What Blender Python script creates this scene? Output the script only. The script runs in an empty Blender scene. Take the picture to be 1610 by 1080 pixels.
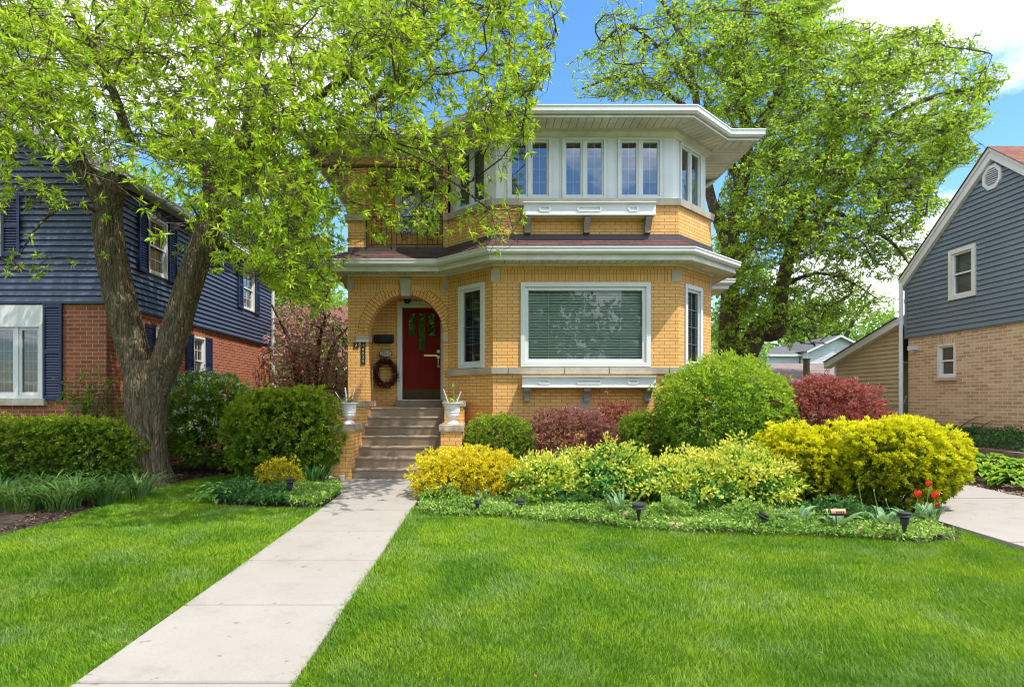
import bpy, math, random
import numpy as np
from mathutils import Vector, Matrix, kdtree
random.seed(7); rng = np.random.default_rng(11)
SC = bpy.context.scene; COL = SC.collection
FPX, VX, HY, CZ = 900.0, 755.0, 630.0, 1.378
R = math.radians
SUN_E, SKY_E, EXPO, SKYV = 2.4, .15, 1.46, .76

# ------------------------------------------------------------------ camera maths
def P(px, py, D):
    return Vector(((px-VX)*D/FPX, D, CZ+(HY-py)*D/FPX))
def ground_z(x, y):
    z = -0.3+0.03*min(max(y, -60), 10.0)
    t = min(max((x-7.9)/2.6, 0), 1)
    z += 0.66*(t*t*(3-2*t)) if x > 7.9 else 0
    return z
def G(px, py):
    D = 1510.0/(py-603.0)
    return ((px-VX)*D/FPX, D)

# ------------------------------------------------------------------ objects
def link(o): COL.objects.link(o); return o
def tag(o, label=None, cat=None, group=None, kind=None):
    if label: o['label'] = label
    if cat: o['category'] = cat
    if group: o['group'] = group
    if kind: o['kind'] = kind
    return o
def thing(name, label, cat, loc=(0, 0, 0), group=None):
    o = bpy.data.objects.new(name, None); link(o); o.location = loc
    o.empty_display_size = 0.2
    return tag(o, label, cat, group)
def adopt(o, parent):
    o.parent = parent
    m = Matrix.Identity(4); p = parent; 
    while p is not None:
        m = Matrix.Translation(p.location) @ m if p.type == 'EMPTY' else m
        p = p.parent
    if parent.type == 'EMPTY': o.matrix_parent_inverse = m.inverted()
    else: o.matrix_parent_inverse = Matrix.Identity(4) if parent.parent is None else Matrix.Identity(4)
    return o
def copy_tree(o, parent=None):
    c = o.copy(); COL.objects.link(c); c.parent = parent
    for ch in list(o.children): copy_tree(ch, c)
    return c

class MB:
    """collects faces in world space; uv in metres from the face's own plane"""
    def __init__(s): s.v = []; s.f = []; s.uv = []; s.smooth = []
    def face(s, pts, uv=None, smooth=False, swap=False):
        i = len(s.v); pts = [Vector(p) for p in pts]; s.v += pts
        s.f.append(tuple(range(i, i+len(pts)))); s.smooth.append(smooth)
        if uv is None:
            n = Vector((0, 0, 0))
            for k in range(len(pts)):
                a, b = pts[k], pts[(k+1) % len(pts)]
                n += a.cross(b)
            if n.length < 1e-12: n = Vector((0, 0, 1))
            n.normalize()
            if abs(n.z) > 0.97: t, b = Vector((1, 0, 0)), Vector((0, 1, 0))
            else:
                t = Vector((0, 0, 1)).cross(n).normalized(); b = n.cross(t)
            uv = [(p.dot(t), p.dot(b)) for p in pts]
            if swap: uv = [(q, p) for p, q in uv]
        s.uv.append(uv)
    def box(s, x0, x1, y0, y1, z0, z1):
        F(0, 0, 1, 0).box(s, x0, x1, z0, z1, -y1, -y0)
    def hexa(s, b, t, swap=False):
        """bottom ring b, top ring t (ccw from above)"""
        n = len(b)
        s.face(list(reversed(b))); s.face(t)
        for i in range(n):
            j = (i+1) % n
            s.face([b[i], b[j], t[j], t[i]], swap=swap)
    def prism(s, poly, z0, z1):
        a = sum(poly[i][0]*poly[(i+1) % len(poly)][1]-poly[(i+1) % len(poly)][0]*poly[i][1] for i in range(len(poly)))
        if a < 0: poly = poly[::-1]
        s.hexa([(p[0], p[1], z0) for p in poly], [(p[0], p[1], z1) for p in poly])
    def lathe(s, c, prof, n=24, sx=1, sy=1):
        c = Vector(c)
        for k in range(len(prof)-1):
            (r0, z0), (r1, z1) = prof[k], prof[k+1]
            for i in range(n):
                a, b = 2*math.pi*i/n, 2*math.pi*(i+1)/n
                q = [c+Vector((r0*math.cos(a)*sx, r0*math.sin(a)*sy, z0)), c+Vector((r0*math.cos(b)*sx, r0*math.sin(b)*sy, z0)),
                     c+Vector((r1*math.cos(b)*sx, r1*math.sin(b)*sy, z1)), c+Vector((r1*math.cos(a)*sx, r1*math.sin(a)*sy, z1))]
                if r0 < 1e-5: q = q[1:]
                elif r1 < 1e-5: q = q[:3]
                s.face(q, smooth=True)
    def tube(s, pts, rad, n=8, cap=True):
        pts = [Vector(p) for p in pts]
        if not hasattr(rad, '__len__'): rad = [rad]*len(pts)
        rings = []; ref = None
        for i, p in enumerate(pts):
            d = (pts[min(i+1, len(pts)-1)]-pts[max(i-1, 0)]).normalized()
            if ref is None:
                ref = Vector((1, 0, 0)) if abs(d.x) < .8 else Vector((0, 1, 0))
            a = (ref-d*ref.dot(d)).normalized(); ref = a; b = d.cross(a)
            rings.append([p+(a*math.cos(2*math.pi*k/n)+b*math.sin(2*math.pi*k/n))*rad[i] for k in range(n)])
        for i in range(len(rings)-1):
            for k in range(n):
                j = (k+1) % n
                s.face([rings[i][k], rings[i][j], rings[i+1][j], rings[i+1][k]], smooth=True)
        if cap: s.face(rings[-1]); s.face(rings[0][::-1])
    def build(s, name, mat, parent=None, weld=False):
        me = bpy.data.meshes.new(name)
        me.from_pydata([tuple(p) for p in s.v], [], s.f)
        ul = me.uv_layers.new(name='UVMap')
        flat = [c for f in s.uv for q in f for c in q]
        ul.data.foreach_set('uv', flat)
        me.polygons.foreach_set('use_smooth', s.smooth)
        me.materials.append(mat)
        o = bpy.data.objects.new(name, me); link(o)
        if weld:
            import bmesh
            bm = bmesh.new(); bm.from_mesh(me); bmesh.ops.remove_doubles(bm, verts=bm.verts, dist=1e-5); bm.to_mesh(me); bm.free()
        if parent is not None: adopt(o, parent)
        return o

class F:
    """a vertical plane: u along it, v up, w outwards"""
    def __init__(s, ox, oy, ux, uy):
        l = math.hypot(ux, uy); s.o = (ox, oy); s.u = (ux/l, uy/l); s.n = (uy/l, -ux/l); s.len = l
    @classmethod
    def seg(c, a, b): return c(a[0], a[1], b[0]-a[0], b[1]-a[1])
    def p(s, u, v, w=0.0):
        return Vector((s.o[0]+s.u[0]*u+s.n[0]*w, s.o[1]+s.u[1]*u+s.n[1]*w, v))
    def box(s, mb, u0, u1, v0, v1, w0, w1, swap=False):
        q = lambda u, v, w: s.p(u, v, w)
        a = [q(u0, v0, w1), q(u1, v0, w1), q(u1, v1, w1), q(u0, v1, w1)]
        b = [q(u0, v0, w0), q(u1, v0, w0), q(u1, v1, w0), q(u0, v1, w0)]
        mb.face(a, swap=swap); mb.face([b[1], b[0], b[3], b[2]], swap=swap)
        mb.face([b[0], a[0], a[3], b[3]], swap=swap); mb.face([a[1], b[1], b[2], a[2]], swap=swap)
        mb.face([a[3], a[2], b[2], b[3]]); mb.face([b[0], b[1], a[1], a[0]])
    def U(s, px, w=0.0):
        k = (px-VX)/FPX; ox, oy = s.o[0]+s.n[0]*w, s.o[1]+s.n[1]*w
        return (k*oy-ox)/(s.u[0]-k*s.u[1])
    def D(s, u): return s.o[1]+s.u[1]*u
    def Z(s, px, py):
        return CZ+(HY-py)*s.D(s.U(px))/FPX
    def wall(s, mb, u0, u1, v0, v1, holes=(), reveal=0.12):
        us = sorted({u0, u1, *[h[0] for h in holes], *[h[1] for h in holes]})
        vs = sorted({v0, v1, *[h[2] for h in holes], *[h[3] for h in holes]})
        for i in range(len(us)-1):
            for j in range(len(vs)-1):
                cu, cv = (us[i]+us[i+1])/2, (vs[j]+vs[j+1])/2
                if any(h[0] < cu < h[1] and h[2] < cv < h[3] for h in holes): continue
                mb.face([s.p(us[i], vs[j]), s.p(us[i+1], vs[j]), s.p(us[i+1], vs[j+1]), s.p(us[i], vs[j+1])])
        for a, b, c, d in holes:
            r = -reveal
            mb.face([s.p(a, c), s.p(a, c, r), s.p(a, d, r), s.p(a, d)][::-1])
            mb.face([s.p(b, c, r), s.p(b, c), s.p(b, d), s.p(b, d, r)][::-1])
            mb.face([s.p(a, c, r), s.p(a, c), s.p(b, c), s.p(b, c, r)][::-1])
            mb.face([s.p(a, d), s.p(a, d, r), s.p(b, d, r), s.p(b, d)][::-1])

def clip(poly, a, b, c):
    """keep a*x+b*y>=c"""
    out = []
    for i in range(len(poly)):
        p, q = poly[i], poly[(i+1) % len(poly)]
        dp, dq = a*p[0]+b*p[1]-c, a*q[0]+b*q[1]-c
        if dp >= 0: out.append(p)
        if (dp >= 0) != (dq >= 0):
            t = dp/(dp-dq); out.append((p[0]+(q[0]-p[0])*t, p[1]+(q[1]-p[1])*t))
    return out

def miter(path, w):
    """offset an open 2-D path; outward = right-hand normal (uy,-ux)"""
    out = []
    for i, p in enumerate(path):
        ns = []
        for a, b in ((i-1, i), (i, i+1)):
            if 0 <= a and b < len(path):
                dx, dy = path[b][0]-path[a][0], path[b][1]-path[a][1]; l = math.hypot(dx, dy)
                ns.append((dy/l, -dx/l))
        if len(ns) == 1: n = ns[0]; k = 1
        else:
            n = (ns[0][0]+ns[1][0], ns[0][1]+ns[1][1]); l = math.hypot(*n); n = (n[0]/l, n[1]/l)
            k = 1/max(.3, n[0]*ns[0][0]+n[1]*ns[0][1])
        out.append((p[0]+n[0]*w*k, p[1]+n[1]*w*k))
    return out
def sweep(mb, path, prof, swap=False, smooth=False, caps=True):
    """prof: closed list of (w,z), counter-clockwise looking along the path"""
    rows = [[(x, y, z) for x, y in miter(path, w)] for w, z in prof]
    n = len(prof)
    for k in range(n):
        a, b = rows[k], rows[(k+1) % n]
        for i in range(len(path)-1):
            mb.face([a[i], a[i+1], b[i+1], b[i]], swap=swap, smooth=smooth)
    if caps:
        mb.face([r[0] for r in rows][::-1]); mb.face([r[-1] for r in rows])

# ------------------------------------------------------------------ materials
def lin(c):
    if isinstance(c, str):
        c = c.lstrip('#'); c = [int(c[i:i+2], 16)/255 for i in (0, 2, 4)]
        c = [x/12.92 if x <= .04045 else ((x+.055)/1.055)**2.4 for x in c]
    return (*c[:3], 1.0)
class NT:
    def __init__(s, name):
        s.m = bpy.data.materials.new(name); s.m.use_nodes = True; s.t = s.m.node_tree; s.t.nodes.clear()
        s.out = s.n('ShaderNodeOutputMaterial')
    def n(s, typ, **kw):
        x = s.t.nodes.new(typ)
        for k, v in kw.items(): setattr(x, k, v)
        return x
    def l(s, a, b): s.t.links.new(a, b)
    def coord(s, which='Object', scale=(1, 1, 1)):
        tc = s.n('ShaderNodeTexCoord'); mp = s.n('ShaderNodeMapping'); mp.inputs['Scale'].default_value = scale
        s.l(tc.outputs[which], mp.inputs['Vector']); return mp.outputs['Vector']
    def noise(s, vec, scale, detail=4, rough=.55, dist=0):
        x = s.n('ShaderNodeTexNoise'); x.inputs['Scale'].default_value = scale; x.inputs['Detail'].default_value = detail
        x.inputs['Roughness'].default_value = rough; x.inputs['Distortion'].default_value = dist
        s.l(vec, x.inputs['Vector']); return x.outputs['Fac']
    def ramp(s, fac, stops):
        r = s.n('ShaderNodeValToRGB'); e = r.color_ramp.elements
        e[0].position, e[0].color = stops[0][0], lin(stops[0][1]); e[1].position, e[1].color = stops[-1][0], lin(stops[-1][1])
        for p, c in stops[1:-1]:
            q = e.new(p); q.color = lin(c)
        s.l(fac, r.inputs['Fac']); return r.outputs['Color']
    def mix(s, fac, a, b, mode='MIX'):
        x = s.n('ShaderNodeMix', data_type='RGBA', blend_type=mode)
        for sock, val in ((x.inputs[0], fac), (x.inputs[6], a), (x.inputs[7], b)):
            if hasattr(val, 'links') or hasattr(val, 'is_output'): s.l(val, sock)
            elif isinstance(val, (int, float)): sock.default_value = val
            else: sock.default_value = lin(val)
        return x.outputs[2]
    def math(s, op, a, b=None, c=None):
        x = s.n('ShaderNodeMath', operation=op)
        for i, v in enumerate((a, b, c)):
            if v is None: continue
            if isinstance(v, (int, float)): x.inputs[i].default_value = v
            else: s.l(v, x.inputs[i])
        return x.outputs[0]
    def bump(s, h, strength=.3, dist=.01):
        b = s.n('ShaderNodeBump'); b.inputs['Strength'].default_value = strength; b.inputs['Distance'].default_value = dist
        s.l(h, b.inputs['Height']); return b.outputs['Normal']
    def bsdf(s, col, rough=.6, normal=None, spec=.4, metal=0, out=True):
        p = s.n('ShaderNodeBsdfPrincipled')
        if hasattr(col, 'is_output'): s.l(col, p.inputs['Base Color'])
        else: p.inputs['Base Color'].default_value = lin(col)
        if hasattr(rough, 'is_output'): s.l(rough, p.inputs['Roughness'])
        else: p.inputs['Roughness'].default_value = rough
        p.inputs['Specular IOR Level'].default_value = spec; p.inputs['Metallic'].default_value = metal
        if normal is not None: s.l(normal, p.inputs['Normal'])
        if out: s.l(p.outputs[0], s.out.inputs['Surface'])
        return p

def simple(name, col, rough=.5, var=.12, scale=6, metal=0, spec=.4, bump=.0, bscale=60):
    n = NT(name); v = n.coord('Object'); f = n.noise(v, scale, 5, .6)
    c = lin(col); d = tuple(max(0, x*(1-var*1.6)) for x in c[:3]); l = tuple(min(1, x*(1+var)) for x in c[:3])
    colr = n.ramp(f, [(.3, d), (.7, l)])
    nr = n.bump(n.noise(v, bscale, 3), bump, .004) if bump else None
    n.bsdf(colr, rough, nr, spec, metal); return n.m

def brick_mat(name, c1, c2, mortar, bw=.213, bh=.067, stain=.25, offset=.5, ms=.005, bmp=.6, dark=None):
    n = NT(name); uv = n.coord('UV')
    b = n.n('ShaderNodeTexBrick'); b.offset = offset; b.inputs['Scale'].default_value = 1
    b.inputs['Brick Width'].default_value = bw; b.inputs['Row Height'].default_value = bh
    b.inputs['Mortar Size'].default_value = ms; b.inputs['Mortar Smooth'].default_value = .3
    b.inputs['Color1'].default_value = lin(c1); b.inputs['Color2'].default_value = lin(c2); b.inputs['Mortar'].default_value = lin(mortar)
    n.l(uv, b.inputs['Vector'])
    o = n.coord('Object')
    big = n.noise(o, 1.3, 5, .6); fine = n.noise(o, 45, 4, .6)
    c = n.mix(n.math('MULTIPLY', big, stain), b.outputs['Color'], dark or (0.16, .1, .05), 'MIX')
    c = n.mix(.22, c, n.ramp(fine, [(.3, (.55, .55, .55)), (.7, (1, 1, 1))]), 'MULTIPLY')
    h = n.math('ADD', n.math('MULTIPLY', n.math('SUBTRACT', 1.0, b.outputs['Fac']), 1.0), n.math('MULTIPLY', fine, .25))
    n.bsdf(c, .82, n.bump(h, bmp, .006), .25); return n.m

def leaf_mat(name, stops, trans=.38, rough=.5, spec=.35, tcol=1.25):
    n = NT(name); a = n.n('ShaderNodeAttribute', attribute_name='tint')
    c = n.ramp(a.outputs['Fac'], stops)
    p = n.bsdf(c, rough, None, spec, out=False)
    t = n.n('ShaderNodeBsdfTranslucent')
    tc = n.mix(1.0, c, (min(1, tcol), min(1, tcol*.95), .55), 'MULTIPLY')
    g = n.n('ShaderNodeGamma'); g.inputs['Gamma'].default_value = .85; n.l(tc, g.inputs['Color'])
    n.l(g.outputs[0], t.inputs['Color'])
    m = n.n('ShaderNodeMixShader'); m.inputs[0].default_value = trans
    n.l(p.outputs[0], m.inputs[1]); n.l(t.outputs[0], m.inputs[2]); n.l(m.outputs[0], n.out.inputs['Surface'])
    return n.m

def bark_mat(name, a, b, sx=1.0):
    n = NT(name); v = n.coord('Object', (16*sx, 16*sx, 3.2*sx)); v2 = n.coord('Object')
    f = n.noise(v, 1.0, 6, .62, .8)
    vo = n.n('ShaderNodeTexVoronoi', feature='DISTANCE_TO_EDGE'); vo.inputs['Scale'].default_value = 1.5
    n.l(v, vo.inputs['Vector'])
    h = n.math('ADD', n.math('MULTIPLY', f, .9), n.math('MINIMUM', n.math('MULTIPLY', vo.outputs['Distance'], 2.2), .5))
    c = n.ramp(f, [(.28, a), (.62, b)])
    c = n.mix(n.math('MULTIPLY', n.noise(v2, 1.6, 4), .35), c, (.09, .11, .045), 'MIX')
    n.bsdf(c, .9, n.bump(h, 1.0, .05), .1); return n.m

def glass_mat(name, refl=.15, tint=(.75, .85, .8), rough=.01):
    n = NT(name)
    lw = n.n('ShaderNodeFresnel'); lw.inputs['IOR'].default_value = 1.5
    fac = n.math('MINIMUM', n.math('ADD', lw.outputs[0], refl), .9)
    g = n.n('ShaderNodeBsdfGlossy'); g.inputs['Roughness'].default_value = rough; g.inputs['Color'].default_value = (.95, .97, 1, 1)
    v = n.coord('Object'); 
    nb = n.bump(n.noise(v, 1.1, 2), .12, .02); n.l(nb, g.inputs['Normal'])
    t = n.n('ShaderNodeBsdfTransparent'); t.inputs['Color'].default_value = (*tint, 1)
    m = n.n('ShaderNodeMixShader'); n.l(fac, m.inputs[0]); n.l(t.outputs[0], m.inputs[1]); n.l(g.outputs[0], m.inputs[2])
    n.l(m.outputs[0], n.out.inputs['Surface']); return n.m

def shingle_mat(name, a, b, w=.3, h=.14):
    n = NT(name); uv = n.coord('UV')
    t = n.n('ShaderNodeTexBrick'); t.offset = .5; t.inputs['Scale'].default_value = 1
    t.inputs['Brick Width'].default_value = w; t.inputs['Row Height'].default_value = h; t.inputs['Mortar Size'].default_value = .004
    t.inputs['Color1'].default_value = lin(a); t.inputs['Color2'].default_value = lin(b); t.inputs['Mortar'].default_value = (.02, .015, .015, 1)
    n.l(uv, t.inputs['Vector']); o = n.coord('Object')
    g = n.noise(o, 120, 2, .5)
    c = n.mix(.6, t.outputs['Color'], n.ramp(g, [(.3, (.5, .5, .5)), (.7, (1.0, 1.0, 1.0))]), 'MULTIPLY')
    hh = n.math('ADD', n.math('SUBTRACT', 1.0, t.outputs['Fac']), n.math('MULTIPLY', g, .3))
    n.bsdf(c, .95, n.bump(hh, .7, .006), .1); return n.m

M = {}
M['brick'] = brick_mat('yellow_brick', (.86, .475, .155), (.76, .40, .125), (.33, .18, .08), stain=.12, ms=.0055)
M['soldier'] = brick_mat('soldier_brick', (.83, .45, .14), (.74, .38, .115), (.28, .15, .065), bw=.228, bh=.067, stain=.12, offset=0, ms=.0055)
M['redbrick'] = brick_mat('red_brick', (.45, .135, .062), (.32, .08, .042), (.48, .37, .26), bw=.215, bh=.072, stain=.22, ms=.0065, dark=(.1, .04, .03))
M['tanbrick'] = brick_mat('tan_brick', (.68, .48, .28), (.46, .28, .16), (.74, .62, .46), bw=.215, bh=.072, stain=.25, ms=.009, dark=(.3, .17, .1))
M['stone'] = simple('limestone', (.46, .40, .32), .8, .13, 3, bump=.3)
M['white'] = simple('white_paint', (.68, .68, .66), .35, .04, 2)
M['cream'] = simple('cream_paint', (.64, .62, .54), .45, .13, 2.6)
M['soffit'] = simple('soffit_board', (.64, .60, .51), .5, .16, 1.9)
M['gap'] = simple('dark_gap', (.05, .045, .035), .9)
M['interior'] = simple('dark_interior', (.02, .02, .02), .9)
M['room'] = simple('room_wall', (.24, .25, .25), .9)
M['roofpale'] = shingle_mat('faded_shingle', (.30, .23, .21), (.24, .18, .165))
M['slat'] = simple('blind_slat', (.80, .82, .76), .6, .05)
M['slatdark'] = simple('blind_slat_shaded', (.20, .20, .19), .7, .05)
M['curtain'] = simple('curtain_cloth', (.55, .55, .58), .9, .06)
M['glass'] = glass_mat('window_glass', .010, (.84, .91, .86))
M['glassup'] = glass_mat('upper_window_glass', .14, (.7, .75, .78))
M['glassdk'] = glass_mat('dark_window_glass', .05, (.6, .65, .62))
M['roof'] = shingle_mat('brown_shingle', (.155, .085, .075), (.10, .058, .052))
M['roofred'] = shingle_mat('red_shingle', (.26, .12, .09), (.20, .09, .07))
M['roofgrey'] = shingle_mat('grey_shingle', (.16, .16, .165), (.11, .11, .115))
M['flash'] = simple('brown_flashing', (.06, .045, .045), .45)
M['step'] = simple('pebble_concrete', (.30, .225, .155), .9, .3, 90, bump=.5, bscale=140)
M['navy'] = simple('navy_siding', (.064, .088, .152), .45, .06, 1.5)
M['shutter'] = simple('blue_shutter', (.015, .025, .082), .4, .06, 3)
M['slate'] = simple('slate_siding', (.165, .205, .242), .5, .06, 1.5)
M['tan'] = simple('tan_siding', (.50, .40, .235), .55, .07, 1.5)
M['door'] = simple('red_door_paint', (.17, .006, .004), .55, .1, 2, spec=.15)
M['brass'] = simple('brass', (.75, .55, .20), .3, .1, 10, metal=.9)
M['black'] = simple('black_iron', (.012, .012, .013), .45)
M['urn'] = simple('white_urn_paint', (.74, .73, .71), .5, .06, 12)
M['mulch'] = simple('brown_mulch', (.050, .031, .020), .95, .5, 22, bump=1.0, bscale=40)
M['wood'] = simple('weathered_timber', (.22, .165, .11), .9, .3, 8, bump=.5)
M['galv'] = simple('downspout_white', (.68, .68, .66), .4, .05)
M['grey'] = simple('grey_plastic', (.3, .31, .32), .5)
M['bark'] = bark_mat('ash_bark', (.045, .033, .022), (.25, .180, .12))
M['barkdark'] = bark_mat('dark_bark', (.05, .038, .028), (.20, .15, .105), .8)
M['twig'] = simple('twig_bark', (.10, .075, .055), .9, .3, 5)
def concrete():
    n = NT('concrete_path'); v = n.coord('Object')
    a = n.noise(v, .9, 6, .6); b = n.noise(v, 60, 4, .6); d = n.noise(v, 3.1, 5, .7)
    c = n.ramp(a, [(.3, (.285, .258, .224)), (.7, (.32, .292, .258))])
    c = n.mix(.35, c, n.ramp(d, [(.30, (.60, .56, .52)), (.44, (.92, .91, .9)), (.6, (1, 1, 1))]), 'MULTIPLY')
    sp_ = n.noise(v, 14, 2, .5); c = n.mix(.5, c, n.ramp(sp_, [(.26, (.35, .30, .25)), (.31, (1, 1, 1))]), 'MULTIPLY')
    c = n.mix(.4, c, n.ramp(b, [(.3, (.8, .8, .8)), (.6, (1, 1, 1))]), 'MULTIPLY')
    n.bsdf(c, .85, n.bump(b, .25, .003), .25); return n.m
M['concrete'] = concrete()
def lawn():
    n = NT('lawn_ground'); v = n.coord('Object')
    a = n.noise(v, .9, 5, .6); b = n.noise(v, 30, 4, .7)
    c = n.ramp(a, [(.35, (.045, .095, .012)), (.65, (.07, .13, .02))])
    c = n.mix(.5, c, n.ramp(b, [(.3, (.4, .4, .35)), (.7, (1, 1, 1))]), 'MULTIPLY')
    n.bsdf(c, .95, n.bump(b, .6, .02), .1); return n.m
M['lawn'] = lawn()
def grass():
    n = NT('grass_blade'); v = n.coord('Object', (1, 1, .0)); at = n.n('ShaderNodeAttribute', attribute_name='tint')
    a = n.noise(v, 1.1, 4, .6, .4); b = n.noise(v, 3.4, 3, .6)
    c = n.ramp(a, [(.34, (.11, .255, .015)), (.5, (.18, .335, .016)), (.64, (.27, .41, .022))])
    s = n.ramp(n.noise(v, 1.7, 5, .65, .3), [(.50, (0, 0, 0)), (.72, (.6, .6, .6))])
    c = n.mix(s, c, (.30, .43, .16), 'MIX')
    c = n.mix(1.0, c, n.ramp(at.outputs['Fac'], [(0, (.75, .78, .7)), (.9, (1.1, 1.08, 1)), (1, (1.5, 1.25, 1.2))]), 'MULTIPLY')
    p = n.bsdf(c, .5, None, .18, out=False); t = n.n('ShaderNodeBsdfTranslucent'); n.l(c, t.inputs['Color'])
    m = n.n('ShaderNodeMixShader'); m.inputs[0].default_value = .35
    n.l(p.outputs[0], m.inputs[1]); n.l(t.outputs[0], m.inputs[2]); n.l(m.outputs[0], n.out.inputs['Surface']); return n.m
M['grass'] = grass()
L = {}
L['ash'] = leaf_mat('ash_leaf', [(0, (.16, .30, .014)), (.5, (.35, .52, .022)), (1, (.60, .70, .045))], .45)
L['maple'] = leaf_mat('spring_leaf', [(0, (.16, .32, .02)), (.5, (.33, .52, .035)), (1, (.52, .66, .07))], .48)
L['far'] = leaf_mat('far_leaf', [(0, (.15, .30, .05)), (1, (.38, .54, .10))], .45)
L['yew'] = leaf_mat('yew_leaf', [(0, (.035, .095, .010)), (.5, (.12, .235, .016)), (1, (.38, .46, .025))], .3)
L['box'] = leaf_mat('boxwood_leaf', [(0, (.05, .13, .010)), (.55, (.15, .28, .018)), (1, (.38, .50, .035))], .3)
L['vib'] = leaf_mat('viburnum_leaf', [(0, (.06, .17, .014)), (.55, (.18, .35, .024)), (1, (.38, .52, .04))], .38)
L['gold'] = leaf_mat('golden_yew_leaf', [(0, (.06, .13, .008)), (.36, (.34, .38, .010)), (.8, (.72, .70, .014)), (1, (.84, .80, .03))], .33)
L['thread'] = leaf_mat('yellow_leaf', [(0, (.34, .28, .008)), (.4, (.68, .56, .014)), (1, (.86, .76, .05))], .3)
L['purple'] = leaf_mat('barberry_leaf', [(0, (.08, .028, .028)), (.6, (.30, .11, .10)), (1, (.55, .30, .27))], .3)
L['red'] = leaf_mat('red_leaf', [(0, (.10, .020, .018)), (.5, (.32, .058, .054)), (1, (.60, .23, .21))], .35)
L['euo'] = leaf_mat('variegated_leaf', [(0, (.04, .15, .04)), (.42, (.12, .33, .065)), (.52, (.48, .56, .05)), (1, (.76, .72, .12))], .3)
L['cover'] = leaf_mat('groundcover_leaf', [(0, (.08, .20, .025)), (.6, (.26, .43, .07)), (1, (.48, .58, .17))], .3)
L['deep'] = leaf_mat('deep_green_leaf', [(0, (.03, .09, .02)), (.6, (.06, .18, .035)), (1, (.15, .30, .06))], .3)
L['lily'] = leaf_mat('daylily_leaf', [(0, (.045, .12, .025)), (1, (.15, .28, .065))], .35)
L['hosta'] = leaf_mat('hosta_leaf', [(0, (.08, .22, .03)), (.8, (.22, .42, .07)), (1, (.5, .58, .25))], .3)
L['silver'] = leaf_mat('tulip_leaf', [(0, (.12, .24, .10)), (1, (.25, .40, .19))], .3)
L['petal'] = leaf_mat('red_petal', [(0, (.60, .025, .012)), (1, (.80, .07, .03))], .3)
L['yellow'] = leaf_mat('yellow_petal', [(0, (.8, .45, .01)), (1, (.9, .62, .03))], .3)
L['blossom'] = leaf_mat('white_blossom', [(0, (.6, .62, .55)), (1, (.82, .82, .78))], .25)
L['dry'] = leaf_mat('dry_seed', [(0, (.13, .07, .035)), (1, (.34, .20, .11))], .3)
L['smoke'] = leaf_mat('purple_tree_leaf', [(0, (.34, .16, .15)), (1, (.68, .42, .38))], .45)
# ------------------------------------------------------------------ foliage
def nrm(a): return a/np.maximum(np.linalg.norm(a, axis=-1, keepdims=True), 1e-9)
def raw_mesh(name, V, Fc, mat, tint=None, parent=None, smooth=False):
    """V (n,3), Fc (m,3) or (m,4) arrays"""
    me = bpy.data.meshes.new(name); k = Fc.shape[1]
    me.vertices.add(len(V)); me.vertices.foreach_set('co', np.ascontiguousarray(V, dtype=np.float32).ravel())
    me.loops.add(Fc.size); me.loops.foreach_set('vertex_index', np.ascontiguousarray(Fc, dtype=np.int32).ravel())
    me.polygons.add(len(Fc)); me.polygons.foreach_set('loop_start', np.arange(0, Fc.size, k, dtype=np.int32))
    try: me.polygons.foreach_set('loop_total', np.full(len(Fc), k, dtype=np.int32))
    except Exception: pass
    if smooth: me.polygons.foreach_set('use_smooth', np.ones(len(Fc), dtype=bool))
    me.update(calc_edges=True)
    if tint is not None:
        at = me.attributes.new('tint', 'FLOAT', 'POINT'); at.data.foreach_set('value', tint.astype(np.float32))
    me.materials.append(mat)
    o = bpy.data.objects.new(name, me); link(o)
    if parent is not None: adopt(o, parent)
    return o
def leaves(name, C, Dr, mat, length, width, parent=None, fold=.25, tint=None, droop=.15, lanceo=.45, jl=.3, up=None):
    """each leaf: base C, direction Dr; 4 vertices, 2 triangles, folded along its midrib"""
    n = len(C); Dr = nrm(Dr)
    ref = rng.normal(size=(n, 3)) if up is None else up+rng.normal(size=(n, 3))*.45
    s = nrm(np.cross(Dr, ref)); nn = np.cross(s, Dr)
    ll = length*(1+jl*rng.uniform(-1, 1, (n, 1))); w = width*(1+jl*rng.uniform(-1, 1, (n, 1)))*.5
    base = C; mid = C+Dr*ll*lanceo
    tip = C+Dr*ll+np.array([[0, 0, -1.]])*ll*droop
    V = np.stack([base, mid+s*w+nn*w*fold*2, tip, mid-s*w+nn*w*fold*2], 1).reshape(-1, 3)
    i = np.arange(n)[:, None]*4
    Fc = np.concatenate([i+np.array([[0, 1, 2]]), i+np.array([[0, 2, 3]])], 0)
    if tint is None: tint = rng.uniform(0, 1, n)
    return raw_mesh(name, V, Fc, mat, np.repeat(tint, 4), parent)

class VN:
    """cheap smooth noise on directions"""
    def __init__(s, k, amp): s.k = rng.normal(size=(7, 3))*k; s.ph = rng.uniform(0, 6.28, 7); s.a = amp
    def __call__(s, d): return 1+s.a*np.mean(np.sin(d@s.k.T+s.ph), 1)*2.0

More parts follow.
